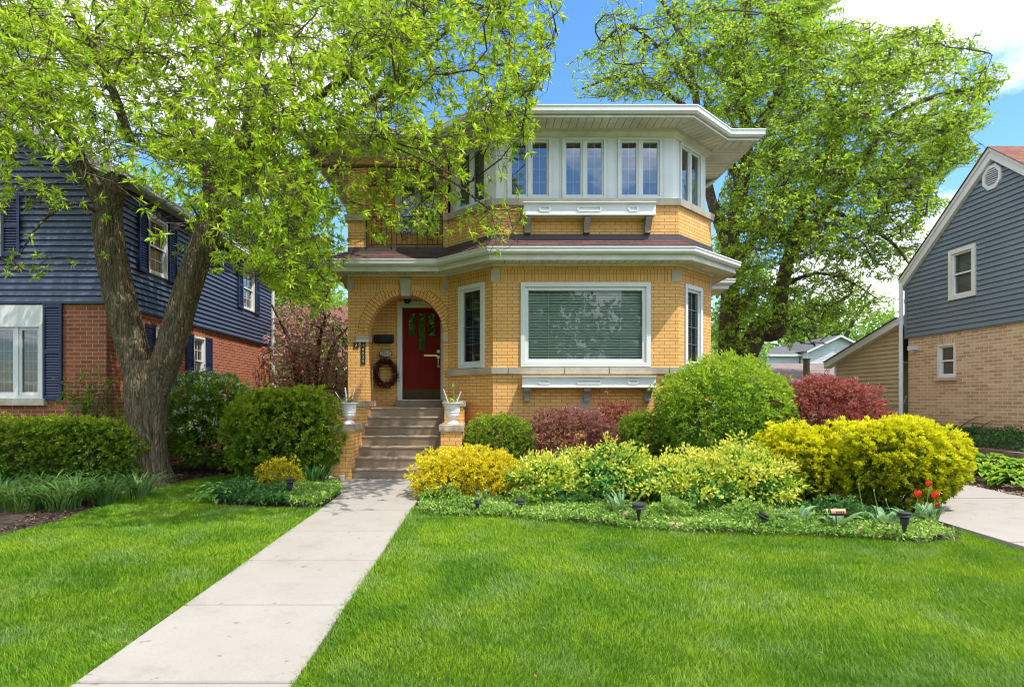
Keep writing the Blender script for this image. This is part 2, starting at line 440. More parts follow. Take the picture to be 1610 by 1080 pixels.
def shrub_pts(c, r, n, tuft, per, expo=2.0, bump=.08, bk=3.5, zmin=-.92, inner=.55, spread=.6):
    """tufts over and inside a lumpy superellipsoid; returns leaf bases, dirs, depth 0..1 (1=surface)"""
    m = max(1, n//per)
    d = nrm(rng.normal(size=(m*2, 3))); d = d[d[:, 2] > zmin][:m]; m = len(d)
    sup = (np.sum(np.abs(d)**expo, 1))**(-1/expo)
    vn = VN(bk, bump); vn2 = VN(bk*3.2, bump*.5)
    rad = sup*vn(d)*vn2(d)
    depth = 1-(rng.uniform(0, 1, m)**2.2)*inner
    sh = rng.uniform(0, 1, m) < .05; depth[sh] = 1+rng.uniform(0, .13, sh.sum())*np.clip(d[sh, 2]+.5, .1, 1)
    pos = d*(rad*depth)[:, None]*np.array(r)
    out = nrm(d/np.array(r)); 
    pos = np.repeat(pos, per, 0); out = np.repeat(out, per, 0); dep = np.repeat(depth, per)
    jit = rng.normal(size=pos.shape)
    dirs = nrm(out*.9+jit*spread+np.array([0, 0, .35]))
    base = pos+nrm(jit)*tuft*rng.uniform(0, .5, (len(pos), 1))
    return base+np.array(c), dirs, dep, np.repeat(rng.uniform(0, 1, m), per)

def shrub(name, label, cat, c, r, n, mat, length, width, tuft=.08, per=8, expo=2.0, bump=.08, bk=3.5, group=None,
          topbright=.25, base_z=None, spread=.6, inner=.55, stems=6, patch=0, up=None, extra=None, tintshift=0., droop=.1):
    bz = base_z if base_z is not None else c[2]-r[2]
    t = thing(name, label, cat, (c[0], c[1], bz), group)
    B, D_, dep, tr = shrub_pts(c, r, n, tuft, per, expo, bump, bk, inner=inner, spread=spread)
    keep = B[:, 2] > bz+.02; B, D_, dep, tr = B[keep], D_[keep], dep[keep], tr[keep]
    hgt = (B[:, 2]-c[2])/r[2]
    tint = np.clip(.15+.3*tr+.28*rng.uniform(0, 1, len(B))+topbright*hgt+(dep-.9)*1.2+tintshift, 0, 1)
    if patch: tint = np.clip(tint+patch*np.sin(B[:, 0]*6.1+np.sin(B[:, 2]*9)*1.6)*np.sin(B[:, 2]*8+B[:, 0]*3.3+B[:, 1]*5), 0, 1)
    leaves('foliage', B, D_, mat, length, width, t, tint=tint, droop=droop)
    mb = MB(); q = Vector(c)
    for i in range(stems):
        a = 6.28*i/stems+random.random(); e = .62
        p0 = Vector((c[0]+.06*math.cos(a), c[1]+.06*math.sin(a), bz-.03))
        p2 = Vector((c[0]+r[0]*e*math.cos(a), c[1]+r[1]*e*math.sin(a), c[2]+r[2]*random.uniform(-.1, .6)))
        p1 = p0.lerp(p2, .5)+Vector((0, 0, .12*r[2]))
        mb.tube([p0, p1, p2], [.022, .014, .005], 5)
    mb.build('stems', M['twig'], t)
    if extra: extra(t, B, D_, dep)
    return t

def tubes_mesh(name, chains, mat, parent, sides=5, smooth=True):
    Vs, Fs = [], []; off = 0
    for pts, rad in chains:
        P_ = np.asarray(pts, float); k = len(P_); r_ = np.asarray(rad, float)
        T = np.gradient(P_, axis=0); T = nrm(T)
        ref = np.array([0.31, .52, .8]); A = nrm(np.cross(T, ref)); Bv = np.cross(T, A)
        sd = sides if r_[0] < .09 else 14
        if r_[0] < .012: sd = 3
        an = np.arange(sd)*2*np.pi/sd
        ring = P_[:, None]+(A[:, None]*np.cos(an)[None, :, None]+Bv[:, None]*np.sin(an)[None, :, None])*r_[:, None, None]
        Vs.append(ring.reshape(-1, 3))
        i, j = np.meshgrid(np.arange(k-1), np.arange(sd), indexing='ij'); j2 = (j+1) % sd
        Fs.append((np.stack([i*sd+j, i*sd+j2, (i+1)*sd+j2, (i+1)*sd+j], -1).reshape(-1, 4))+off); off += k*sd
    return raw_mesh(name, np.concatenate(Vs), np.concatenate(Fs), mat, None, parent, smooth)

def catmull(pts, n):
    p = [np.array(x, float) for x in pts]; p = [2*p[0]-p[1]]+p+[2*p[-1]-p[-2]]
    out = []
    for i in range(1, len(p)-2):
        for t in np.linspace(0, 1, n, endpoint=False):
            out.append(.5*((2*p[i])+(-p[i-1]+p[i+1])*t+(2*p[i-1]-5*p[i]+4*p[i+1]-p[i+2])*t*t+(-p[i-1]+3*p[i]-3*p[i+1]+p[i+2])*t**3))
    out.append(p[-2]); return np.array(out)

def in_poly(x, y, poly):
    poly = np.asarray(poly, float); inside = np.zeros(len(x), bool); j = len(poly)-1
    for i in range(len(poly)):
        xi, yi = poly[i]; xj, yj = poly[j]
        c = ((yi > y) != (yj > y)) & (x < (xj-xi)*(y-yi)/((yj-yi) if yj != yi else 1e-9)+xi)
        inside ^= c; j = i
    return inside

def grow(limbs, sample, n1, n2, n3, seglen=.3, spread3=.4, r1=.05, r2=.016, r3=.006, minr=.03, clump=1.0, accept=None, maxlen=3.5, sag=.1):
    """limbs: list of (pts(k,3), radii(k)); sample(n)->attractor points.  Returns chains, twig tips, tip dirs"""
    nodes, dirs, rads = [], [], []
    chains = []
    for pts, rad in limbs:
        T = nrm(np.gradient(pts, axis=0))
        for p, t, r in zip(pts, T, rad): nodes.append(p); dirs.append(t); rads.append(r)
        chains.append((pts, rad))
    def connect(att, rstart, rend, batch, nsub, maxl, wig, sagk):
        nonlocal nodes, dirs, rads
        A = list(att); out = []
        while A:
            kd = kdtree.KDTree(len(nodes))
            for i, p in enumerate(nodes): kd.insert(p, i)
            kd.balance()
            ds = []
            for a in A:
                co, i, d = kd.find(a); ds.append((d, i))
            order = sorted(range(len(A)), key=lambda k: ds[k][0])[:batch]
            for k in order:
                d, i = ds[k]; a = A[k]
                if d > maxl or d < .05: continue
                # prefer a node further back along the wood so that branches leave at an angle
                best = i; bs = 1e9
                for co, jx, dd in kd.find_n(a, 8):
                    v = (a-nodes[jx]); v = v/max(1e-6, np.linalg.norm(v)); s_ = dd*(1.5-.6*float(v@dirs[jx]))
                    if s_ < bs: bs, best = s_, jx
                p0 = nodes[best]; d0 = dirs[best]; r0 = min(rads[best]*.7, rstart*(.5+d/maxl*1.2))
                L_ = np.linalg.norm(a-p0)
                m = max(3, int(L_/nsub)+2)
                t = np.linspace(0, 1, m)[:, None]
                c1 = p0+d0*L_*.35+np.array([0, 0, .08*L_])
                pts = (1-t)**2*p0+2*t*(1-t)*c1+t*t*a
                pts[1:-1] += rng.normal(size=(m-2, 3))*wig*L_/m
                pts[:, 2] -= sagk*np.sin(t[:, 0]*np.pi)*L_*.3
                rad = r0*(1-t[:, 0])+rend*t[:, 0]
                chains.append((pts, rad)); T = nrm(np.gradient(pts, axis=0))
                out.append((pts, T))
                for q in range(1, m): nodes.append(pts[q]); dirs.append(T[q]); rads.append(rad[q])
            s_ = set(order); A = [x for k, x in enumerate(A) if k not in s_]
        return out
    a1 = sample(n1); connect(a1, r1, r2, 12, seglen, 9.0, .35, sag)
    a2 = sample(n2); o2 = connect(a2, r2*1.2, r3, 120, seglen*.6, maxlen, .4, sag)
    # twig tips clumped round the second-level branches
    src = np.concatenate([p[1:] for p, T in o2]); 
    k = rng.integers(0, len(src), n3*2); off = rng.normal(size=(n3*2, 3))*spread3*np.array([1.25, 1.25, .55])
    tips = src[k]+off
    if accept is not None: ok = accept(tips); tips = tips[ok]; k = k[ok]; 
    tips = tips[:n3]; k = k[:n3]
    base = src[k]
    L_ = np.linalg.norm(tips-base, axis=1)
    tw = []
    for i in range(len(tips)):
        m = base[i]*.5+tips[i]*.5+rng.normal(size=3)*.06*L_[i]-np.array([0, 0, .06*L_[i]])
        tw.append((np.array([base[i], m, tips[i]]), np.array([r3*.8, r3*.6, r3*.35])))
    d = nrm(tips-base+np.array([0, 0, .15])*L_[:, None])
    return chains, tw, tips, d

def rosettes(tips, d, per, spread, back=.12):
    n = len(tips); B = np.repeat(tips, per, 0); Dd = np.repeat(d, per, 0)
    j = nrm(rng.normal(size=B.shape))
    dirs = nrm(Dd*.55+j*spread)
    B = B-Dd*rng.uniform(0, back, (len(B), 1))
    return B, dirs

def strap_clump(name, label, cat, c, n, h, w, mat, lean=.6, rad=.12, group=None, parent=None, seg=5, rx=None, thick=.3, hv=.3, tintr=(0, 1)):
    """arching strap leaves from a crown"""
    Vs, Fs, Ts = [], [], []
    off = 0
    for i in range(n):
        a = random.uniform(0, 6.283); r0 = rad*math.sqrt(random.random())
        bx, by = c[0]+(rx or 1)*r0*math.cos(a), c[1]+r0*math.sin(a)
        a2 = a+random.uniform(-.7, .7); hh = h*random.uniform(1-hv, 1+hv*.4); le = lean*random.uniform(.2, 1.2)*hh
        sd = (-math.sin(a2), math.cos(a2)); ww = w*random.uniform(.7, 1.2)
        t = random.uniform(*tintr)
        for k in range(seg+1):
            s = k/seg
            x = bx+math.cos(a2)*le*s**1.7; y = by+math.sin(a2)*le*s**1.7
            z = c[2]+hh*(s-.42*(lean)*s**3.2*random.uniform(.9, 1.1))
            q = ww*.5*(min(1, .55+s*1.4) if s < .6 else (1-((s-.6)/.4)**1.6)*1.0+.02)
            dz = q*thick
            Vs += [(x-sd[0]*q, y-sd[1]*q, z+dz), (x, y, z), (x+sd[0]*q, y+sd[1]*q, z+dz)]
            Ts += [t, t, t]
        for k in range(seg):
            for e in (0, 1):
                b = off+k*3+e; Fs.append((b, b+1, b+4, b+3))
        off += (seg+1)*3
    o = raw_mesh('foliage' if parent else name, np.array(Vs), np.array(Fs), mat, np.array(Ts), parent, True)
    if parent is None and label: tag(o, label, cat, group)
    return o
def hosta_clump(c, n, h, w, mat, parent=None, name='hosta', label=None, group=None, rad=.3, tin=(0, 1)):
    """broad pointed leaves on arching stalks"""
    Vs, Fs, Ts = [], [], []; off = 0
    for i in range(n):
        a = random.uniform(0, 6.283); q = math.sqrt((i+.5)/n); L_ = rad*q; hh = h*(1-.75*q*q)+random.uniform(-.02, .02)
        ca, sa = math.cos(a), math.sin(a); sd = (-sa, ca); ll = w*random.uniform(1.5, 1.9); ww = w*random.uniform(.8, 1.1)/2
        t = random.uniform(*tin); tilt = random.uniform(-.1, .5)+.4*(1-q)
        for k in range(6):
            s = k/5; r_ = L_+ll*s*(1-.1*s)*math.cos(tilt*.6)
            z = c[2]+hh+ll*(s*math.sin(tilt)-.55*s*s)
            qq = ww*math.sin(math.pi*min(.98, .12+s*.86))**.8
            if k == 5: qq = .003
            x, y = c[0]+ca*r_, c[1]+sa*r_
            Vs += [(x-sd[0]*qq, y-sd[1]*qq, z+qq*.4), (x, y, z), (x+sd[0]*qq, y+sd[1]*qq, z+qq*.4)]
            Ts += [t*.7+.3 if k in (5,) else t, t*.7, t]
        for k in range(5):
            for e in (0, 1):
                b = off+k*3+e; Fs.append((b, b+1, b+4, b+3))
        off += 18
    o = raw_mesh(name, np.array(Vs), np.array(Fs), mat, np.array(Ts), parent, True)
    if label: tag(o, label, 'hosta', group)
    return o
def cover(name, label, poly, n, h, mat, length, width, hum=.5, kind='stuff', cat='ground cover', parent=None):
    poly = np.asarray(poly, float); lo, hi = poly.min(0), poly.max(0)
    x = rng.uniform(lo[0], hi[0], n*3); y = rng.uniform(lo[1], hi[1], n*3); k = in_poly(x, y, poly); x, y = x[k][:n], y[k][:n]
    g = np.array([ground_z(a, b) for a, b in zip(x, y)])
    lump = .55+.45*np.sin(x*5.1+np.sin(y*4)*1.5)*np.sin(y*6.3+x*2.1)
    z = g+.01+rng.uniform(.15, 1, len(x))**.6*h*(1-hum+hum*lump)
    B = np.stack([x, y, z], 1); d = nrm(rng.normal(size=B.shape)+np.array([0, -.2, .5]))
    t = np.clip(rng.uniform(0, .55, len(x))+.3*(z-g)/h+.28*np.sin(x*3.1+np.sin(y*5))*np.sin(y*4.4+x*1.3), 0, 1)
    o = leaves(name, B, d, mat, length, width, parent, tint=t)
    if label: tag(o, label, cat, None, kind)
    return o
# ------------------------------------------------------------------ windows and siding
def window(fr, u0, u1, v0, v1, parent, cas=.06, sashes=1, sw=.045, cols=2, rows=4, blind=None, gl='glass', mat='white', proud=.03,
           depth=.12, mull=.03, slat=.05, grille=True, top_dark=0, sill=None, backing=True, double_hung=False):
    """casing flush in a hole, sashes, muntins, glass, blinds and a dark room behind"""
    mb = MB(); fr_ = fr
    c = cas
    fr_.box(mb, u0, u0+c, v0, v1, -depth+.02, proud); fr_.box(mb, u1-c, u1, v0, v1, -depth+.02, proud)
    fr_.box(mb, u0+c, u1-c, v1-c, v1, -depth+.02, proud+.004); fr_.box(mb, u0+c, u1-c, v0, v0+c, -depth+.02, proud+.004)
    win = mb.build('window', M[mat], parent)
    ms = MB(); mg = MB(); mm = MB()
    W = (u1-u0-2*c-mull*(sashes-1))/sashes
    w0 = -depth+.04; w1 = proud-.035
    for i in range(sashes):
        a = u0+c+i*(W+mull); b = a+W; lo, hi = v0+c, v1-c
        if i: fr_.box(ms, a-mull, a, lo, hi, w0, w1+.02)
        halves = [(lo, (lo+hi)/2+.02, w1-.015), ((lo+hi)/2-.02, hi, w1)] if double_hung else [(lo, hi, w1)]
        for l, h, ww in halves:
            fr_.box(ms, a, a+sw, l, h, w0, ww); fr_.box(ms, b-sw, b, l, h, w0, ww)
            fr_.box(ms, a+sw, b-sw, l, l+sw, w0, ww-.002); fr_.box(ms, a+sw, b-sw, h-sw, h, w0, ww-.002)
            gw = ww-.03
            mg.face([fr_.p(a+sw, l+sw, gw), fr_.p(b-sw, l+sw, gw), fr_.p(b-sw, h-sw, gw), fr_.p(a+sw, h-sw, gw)])
            if grille:
                for q in range(1, cols):
                    uu = a+sw+(b-a-2*sw)*q/cols; fr_.box(mm, uu-.007, uu+.007, l+sw, h-sw, gw-.012, gw-.002 if not double_hung else gw+.008)
                rr = rows if not double_hung else rows//2
                for q in range(1, rr):
                    vv = l+sw+(h-l-2*sw)*q/rr; fr_.box(mm, a+sw, b-sw, vv-.007, vv+.007, gw-.013, gw-.003 if not double_hung else gw+.007)
    ms.build('sash', M[mat], win); mg.build('pane', M[gl], win)
    if mm.f: mm.build('muntin', M[mat], win)
    if blind:
        mbn = MB()
        a, b, l, h = u0+c, u1-c, v0+c, v1-c; wz = -depth+.005
        if blind in ('slats', 'dark'):
            k = int((h-l)/slat)
            for q in range(k):
                z = l+q*slat+slat*.4
                th = .43*slat; mbn.face([fr.p(a, z-th, wz+.016), fr.p(b, z-th, wz+.016), fr.p(b, z+th, wz-.018), fr.p(a, z+th, wz-.018)])
                mbn.face([fr_.p(b, z-.012, wz+.018), fr_.p(a, z-.012, wz+.018), fr_.p(a, z+.007, wz-.02), fr_.p(b, z+.007, wz-.02)])
            for uu in ([a+(b-a)*t for t in (.2, .5, .8)] if b-a > .8 else [a+(b-a)*.5]):
                fr_.box(mbn, uu-.004, uu+.004, l, h, wz+.022, wz+.024)
            fr_.box(mbn, a, b, h-.05, h, wz-.03, wz+.03)
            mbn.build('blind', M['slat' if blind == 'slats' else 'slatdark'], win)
        elif blind == 'curtain':
            k = int((b-a)/.035)
            for q in range(k):
                x0, x1 = a+(b-a)*q/k, a+(b-a)*(q+1)/k; d0, d1 = (.02 if q % 2 else -.02), (-.02 if q % 2 else .02)
                mbn.face([fr_.p(x0, l, wz+d0), fr_.p(x1, l, wz+d1), fr_.p(x1, h-top_dark, wz+d1), fr_.p(x0, h-top_dark, wz+d0)], smooth=True)
            mbn.build('curtain', M['curtain'], win)
    if backing:
        mk = MB(); w = -depth-.5
        q = [fr_.p(u0, v0, w), fr_.p(u1, v0, w), fr_.p(u1, v1, w), fr_.p(u0, v1, w)]
        e = [fr_.p(u0, v0, -depth), fr_.p(u1, v0, -depth), fr_.p(u1, v1, -depth), fr_.p(u0, v1, -depth)]
        mk.face(q)
        for i in range(4): mk.face([e[i], e[(i+1) % 4], q[(i+1) % 4], q[i]])
        mk.build('room', M['room'], win)
    if sill:
        ml = MB(); fr_.box(ml, u0-.05, u1+.05, v0-sill[0], v0-.002, -.02, sill[1]); ml.build('sill', M[sill[2]], win)
    return win

def siding(mb, fr, poly, course=.108, lap=.014, holes=()):
    """lapped boards filling a convex polygon given in (u, v)"""
    lo = min(p[1] for p in poly); hi = max(p[1] for p in poly); k = 0
    while lo+k*course < hi:
        a, b = lo+k*course, lo+(k+1)*course; k += 1
        q = clip(clip(poly, 0, 1, a), 0, -1, -b)
        if len(q) < 3: continue
        segs = [q]
        for h0, h1, h2, h3 in holes:
            if h2 < (a+b)/2 < h3:
                segs = [z for s in segs for z in (clip(s, -1, 0, -h0), clip(s, 1, 0, h1)) if len(z) >= 3]
        for s in segs:
            mb.face([fr.p(u, v, lap*(1-(v-a)/course)) for u, v in s])
            us = [u for u, v in s if v < a+course*.3]
            if len(us) >= 2:
                u0, u1 = min(us), max(us)
                mb.face([fr.p(u0, a, 0), fr.p(u1, a, 0), fr.p(u1, a, lap), fr.p(u0, a, lap)])

def shutter(fr, u0, u1, v0, v1, parent, w=.02, louv=.045):
    mb = MB(); s = .045; a, b = w, w+.035
    fr.box(mb, u0, u0+s, v0, v1, a, b); fr.box(mb, u1-s, u1, v0, v1, a, b)
    m = (v0+v1)/2
    for l, h in ((v0, v0+.07), (m-.035, m+.035), (v1-.07, v1)): fr.box(mb, u0+s, u1-s, l, h, a, b-.002)
    fr.box(mb, u0+s, u1-s, v0+.07, v1-.07, a, a+.006)
    for l, h in ((v0+.07, m-.035), (m+.035, v1-.07)):
        k = int((h-l)/louv)
        for q in range(k):
            z = l+q*(h-l)/k
            mb.face([fr.p(u0+s, z, b-.006), fr.p(u1-s, z, b-.006), fr.p(u1-s, z+louv*.9, a+.010), fr.p(u0+s, z+louv*.9, a+.010)])
            mb.face([fr.p(u0+s, z, a+.006), fr.p(u1-s, z, a+.006), fr.p(u1-s, z, b-.006), fr.p(u0+s, z, b-.006)])
    return mb.build('shutter', M['shutter'], parent)

def soffit(mb, mbk, outer, inner, z, bw=.145, gap=.009):
    """boards run across the overhang between an outer and an inner edge"""
    (ax, ay), (bx, by) = outer; L_ = math.hypot(bx-ax, by-ay); ux, uy = (bx-ax)/L_, (by-ay)/L_; nx, ny = -uy, ux
    loc = lambda p: ((p[0]-ax)*ux+(p[1]-ay)*uy, (p[0]-ax)*nx+(p[1]-ay)*ny)
    poly = [loc(outer[0]), loc(outer[1]), loc(inner[1]), loc(inner[0])]
    wo = lambda s, t, zz: (ax+ux*s+nx*t, ay+uy*s+ny*t, zz)
    s0 = min(p[0] for p in poly); s1 = max(p[0] for p in poly); k = 0
    while s0+k*bw < s1:
        a, b = s0+k*bw+gap/2, s0+(k+1)*bw-gap/2; k += 1
        q = clip(clip(poly, 1, 0, a), -1, 0, -b)
        if len(q) >= 3:
            f = [wo(s, t, z) for s, t in q]
            mb.face(f[::-1])
    mbk.face([wo(s, t, z+.012) for s, t in poly][::-1])

GUT = lambda zb, zt: [(-.11, zb), (-.045, zb), (-.012, zb+.035), (-.012, zt-.035), (0, zt-.022), (0, zt), (-.012, zt), (-.016, zt-.02), (-.11, zt-.02)]
def eave(parent, outer, zt, zb, zs, fb, fasc_in=.11):
    g = MB(); sweep(g, outer, GUT(zb, zt)); g.build('gutter', M['white'], parent)
    f = MB(); sweep(f, miter(outer, -fasc_in), [(-.025, fb), (0, fb), (0, zt-.02), (-.025, zt-.02)])
    sweep(f, miter(outer, -fasc_in), [(0.001, fb-.004), (.014, fb-.004), (.014, fb+.035), (.001, fb+.035)])
    return f.build('fascia', M['cream'], parent)

# ------------------------------------------------------------------ the yellow brick house
H = thing('brick_house', 'two storey yellow brick house with arched porch, angled bay and white upper window band', 'house', (1, 12, 0))
A0, A1 = (-2.82, 12.2), (-.685, 12.2)
B0, B1 = (.25, 11.25), (3.9, 11.25)
C1 = (4.92, 12.2); S1 = (4.92, 22.0); LB = (-2.82, 22.0)
fA, fL, fB, fC, fS, fW = F.seg(A0, A1), F.seg(A1, B0), F.seg(B0, B1), F.seg(B1, C1), F.seg(C1, S1), F.seg(LB, A0)
ZT = 4.03
# ground floor openings
lw = (fL.U(721.7), fL.U(762), 2.045, 3.745)
bw = (fB.U(818.5), fB.U(1022.5), 2.045, 3.70)
rw = (fC.U(1076.2), fC.U(1102.8), 2.045, 3.71)
mb = MB()
fB.wall(mb, 0, fB.len, -.35, ZT, [bw]); fL.wall(mb, 0, fL.len, -.35, ZT, [lw]); fC.wall(mb, 0, fC.len, -.35, ZT, [rw])
fS.wall(mb, 0, fS.len, -.35, 5.25); fW.wall(mb, 0, fW.len, -.35, 6.7)
F.seg(S1, LB).wall(mb, 0, 7.74, -.35, 6.7)
mb.build('wall', M['brick'], H)
# arch wall
cx, rx, rz, zsp = 1.237, .797, .854, 2.778     # in u of fA
mb = MB(); T = .30; N = 28
uA = [cx-rx, cx+rx]
for w, fl in ((0, 1), (-T, -1)):
    def q(pts): mb.face([fA.p(u, v, w) for u, v in (pts if fl > 0 else pts[::-1])])
    q([(0, -.35), (uA[0], -.35), (uA[0], zsp), (0, zsp)]); q([(uA[1], -.35), (fA.len, -.35), (fA.len, zsp), (uA[1], zsp)])
    q([(0, zsp), (uA[0], zsp), (uA[0], ZT), (0, ZT)]); q([(uA[1], zsp), (fA.len, zsp), (fA.len, ZT), (uA[1], ZT)])
    for i in range(N):
        a, b = math.pi*(1-i/N), math.pi*(1-(i+1)/N)
        x0, z0, x1, z1 = cx+rx*math.cos(a), zsp+rz*math.sin(a), cx+rx*math.cos(b), zsp+rz*math.sin(b)
        q([(x0, z0), (x1, z1), (x1, ZT), (x0, ZT)])
for i in range(N):
    a, b = math.pi*(1-i/N), math.pi*(1-(i+1)/N)
    p = lambda t, w: fA.p(cx+rx*math.cos(t), zsp+rz*math.sin(t), w)
    mb.face([p(a, 0), p(a, -T), p(b, -T), p(b, 0)], uv=[(0, i*.09), (.3, i*.09), (.3, i*.09+.09), (0, i*.09+.09)])
mb.face([fA.p(uA[0], -.35, 0), fA.p(uA[0], -.35, -T), fA.p(uA[0], zsp, -T), fA.p(uA[0], zsp, 0)][::-1])
mb.face([fA.p(uA[1], -.35, -T), fA.p(uA[1], -.35, 0), fA.p(uA[1], zsp, 0), fA.p(uA[1], zsp, -T)][::-1])
mb.build('arch_wall', M['brick'], H)
# two rings of radial bricks
mb = MB()
for ring in range(2):
    r0 = .004+ring*.112; r1 = r0+.106; L_ = math.pi*(rx+r0); n = int(L_/.069)
    for i in range(n):
        a, b = math.pi*(1-(i+.09)/n), math.pi*(1-(i+.91)/n)
        pts = [(cx+(rx+r)*math.cos(t), zsp+(rz+r)*math.sin(t)) for r, t in ((r0, a), (r1, a), (r1, b), (r0, b))]
        if min(p[0] for p in pts) > fA.len-.01: continue
        pts = [(min(p[0], fA.len-.003), p[1]) for p in pts]
        mb.hexa([fA.p(u, v, -.01) for u, v in pts][::-1], [fA.p(u, v, .012-.003*ring+.002*random.random()) for u, v in pts][::-1])
o = mb.build('arch_ring', simple('ring_brick', (.76, .40, .12), .8, .14, 9, spec=.2, bump=.3), H)
mb = MB()
for r0, r1 in ((-.001, .232),):
    for i in range(60):
        a, b = math.pi*(1-i/60), math.pi*(1-(i+1)/60)
        pts = [(min(fA.len, cx+(rx+r)*math.cos(t)), zsp+(rz+r)*math.sin(t)) for r, t in ((r0, a), (r1, a), (r1, b), (r0, b))]
        mb.face([fA.p(u, v, .003) for u, v in pts])
mb.build('arch_mortar', simple('mortar', (.15, .08, .035), .9), H)
mb = MB()
ks = [(cx-.092, 3.60), (cx+.092, 3.60), (cx+.125, 3.965), (cx-.125, 3.965)]
mb.hexa([fA.p(u, v, -T) for u, v in ks][::-1], [fA.p(u, v, .06) for u, v in ks][::-1])
mb.build('keystone', M['stone'], H)
for a, b in ((cx-rx-.27, cx-rx+.012), (cx+rx-.012, fA.len+.01)):
    mb = MB(); fA.box(mb, a, b, 2.632, 2.778, -T-.01, .035); mb.build('impost', M['stone'], H)
# soldier course, blocks, header band
path = [A0, A1, B0, B1, C1]
mb = MB(); sweep(mb, path, [(-.01, 3.728), (.006, 3.728), (.006, 3.953), (-.01, 3.953)], swap=True); mb.build('soldier_course', M['soldier'], H)
for f_, a, b in ((fA, -.01, .13), (fA, fA.len-.125, fA.len-.008), (fB, -.045, .14), (fB, fB.len-.14, fB.len+.045), (fC, fC.len-.09, fC.len+.004)):
    mb = MB(); f_.box(mb, a, b, 3.722, 3.956, -.02, .014); mb.build('corner_block', M['stone'], H)
mb = MB(); pth = [(-2.85, 12.8)]+path+[(4.92, 12.7)]
sweep(mb, path, [(0.002, 4.018), (.03, 4.018), (.05, 4.04), (.05, 4.075), (.002, 4.075)]); mb.build('frieze', M['cream'], H)
# stone sill band
mb = MB(); sb = [fL.p(.02, 0)[:2], B0, B1, C1]
sweep(mb, sb, [(-.02, 1.905), (.06, 1.905), (.075, 2.03), (-.02, 2.04)]); 
mb.build('sill_band', M['stone'], H)
for u in (fB.U(887), fB.U(957), .30, fB.len-.2):
    mb = MB(); fB.box(mb, u-.003, u+.003, 1.906, 2.034, .06, .0755); mb.build('sill_joint', M['gap'], H)
mb = MB(); fB.box(mb, fB.U(912), fB.U(930), 1.25, 1.43, -.01, .01); mb.build('stone_inset', M['stone'], H)
window(fL, *lw, H, cas=.085, cols=2, rows=4, blind='dark', gl='glassdk', proud=.035, sw=.05)
window(fB, *bw, H, cas=.085, sashes=1, sw=.07, grille=False, blind='slats', slat=.0535, gl='glass', proud=.035)
window(fC, *rw, H, cas=.085, cols=2, rows=4, blind='dark', gl='glass', proud=.035, sw=.05)
# porch room
mb = MB(); X0, X1, Y0, Y1 = -2.56, -.60, 12.5, 13.0
fd = F(X0, Y1, 1, 0)
dh = (-1.878-X0, -.79-X0, 1.24, 3.63)
fd.wall(mb, 0, X1-X0, 1.1, 3.72, [dh], .1)
F(X0, Y0, 0, 1).wall(mb, 0, .5, 1.1, 3.72); F(X1, Y1, 0, -1).wall(mb, 0, .5, 1.1, 3.72)
mb.build('porch_wall', M['brick'], H)
mb = MB(); mb.box(X0, X1, Y0, Y1, 3.70, 3.75); mb.build('porch_ceiling', M['cream'], H)
mb = MB(); mb.tube([(-1.62, 12.72, 3.70), (-1.62, 12.72, 3.66)], .06, 12); mb.lathe((-1.62, 12.72, 3.53), [(.01, 0), (.05, .01), (.08, .06), (.07, .13), (.03, .14)], 14); mb.build('porch_lamp', M['black'], H)
# door and its case
mb = MB(); dz0, dz1 = 1.40, 3.489; du0, du1 = -1.765-X0, -.895-X0
fd.box(mb, dh[0], du0, 1.24, 3.63, -.09, .03); fd.box(mb, du1, dh[1], 1.24, 3.63, -.09, .03); fd.box(mb, du0, du1, dz1, 3.63, -.09, .028)
fd.box(mb, dh[0]+.05, du0+.0, 1.40, 3.55, .03, .045); fd.box(mb, du1, du1+.06, 1.40, 3.55, .03, .045); fd.box(mb, du0, du1, dz1, dz1+.06, .028, .045)
mb.build('door_case', M['white'], H)
mb = MB(); fd.box(mb, dh[0]-.02, dh[1], 1.24, 1.385, -.05, .20); mb.build('threshold', M['step'], H)
mb = MB(); fd.box(mb, du0, du1, 1.385, 1.405, -.05, .05)
mb.build('door_sill', M['white'], H)
g = [(du0+.135, du0+.285, 2.85, 3.37), (du0+.36, du0+.51, 2.53, 3.37), (du0+.585, du0+.735, 2.85, 3.37)]
mb = MB()
class Fd(F): pass
fdd = F(X0, Y1+.03, 1, 0)
fdd.wall(mb, du0, du1, dz0, dz1, g, .02)
for a, b, c, d in ((du0+.12, du0+.40, 1.80, 2.46), (du0+.47, du0+.75, 1.80, 2.46)):
    fdd.box(mb, a, b, c, c+.015, 0, .006); fdd.box(mb, a, b, d-.015, d, 0, .006); fdd.box(mb, a, a+.015, c, d, 0, .007); fdd.box(mb, b-.015, b, c, d, 0, .007)
for a, b, c, d in g:
    for e in ((a-.014, a, c-.014, d+.014), (b, b+.014, c-.014, d+.014), (a, b, c-.014, c), (a, b, d, d+.014)): fdd.box(mb, *e, 0, .01)
door = mb.build('door', M['door'], H)
mb = MB(); 
for a, b, c, d in g: mb.face([fdd.p(a, c, -.015), fdd.p(b, c, -.015), fdd.p(b, d, -.015), fdd.p(a, d, -.015)])
mb.build('pane', M['glassdk'], door)
mb = MB(); fdd.box(mb, du0+.05, du1-.05, dz0, dz1-.02, -.5, -.03); mb.build('room', M['interior'], door)
mb = MB(); fdd.box(mb, du0+.01, du1-.01, dz0+.01, dz0+.235, .001, .006); mb.build('kick_plate', simple('dark_bronze', (.055, .035, .012), .4, metal=.5), door)
mb = MB()
fdd.box(mb, du0+.485, du0+.79, 2.385, 2.43, .001, .012); mb.build('mail_slot', M['brass'], door)
mb = MB(); hu = du1-.055
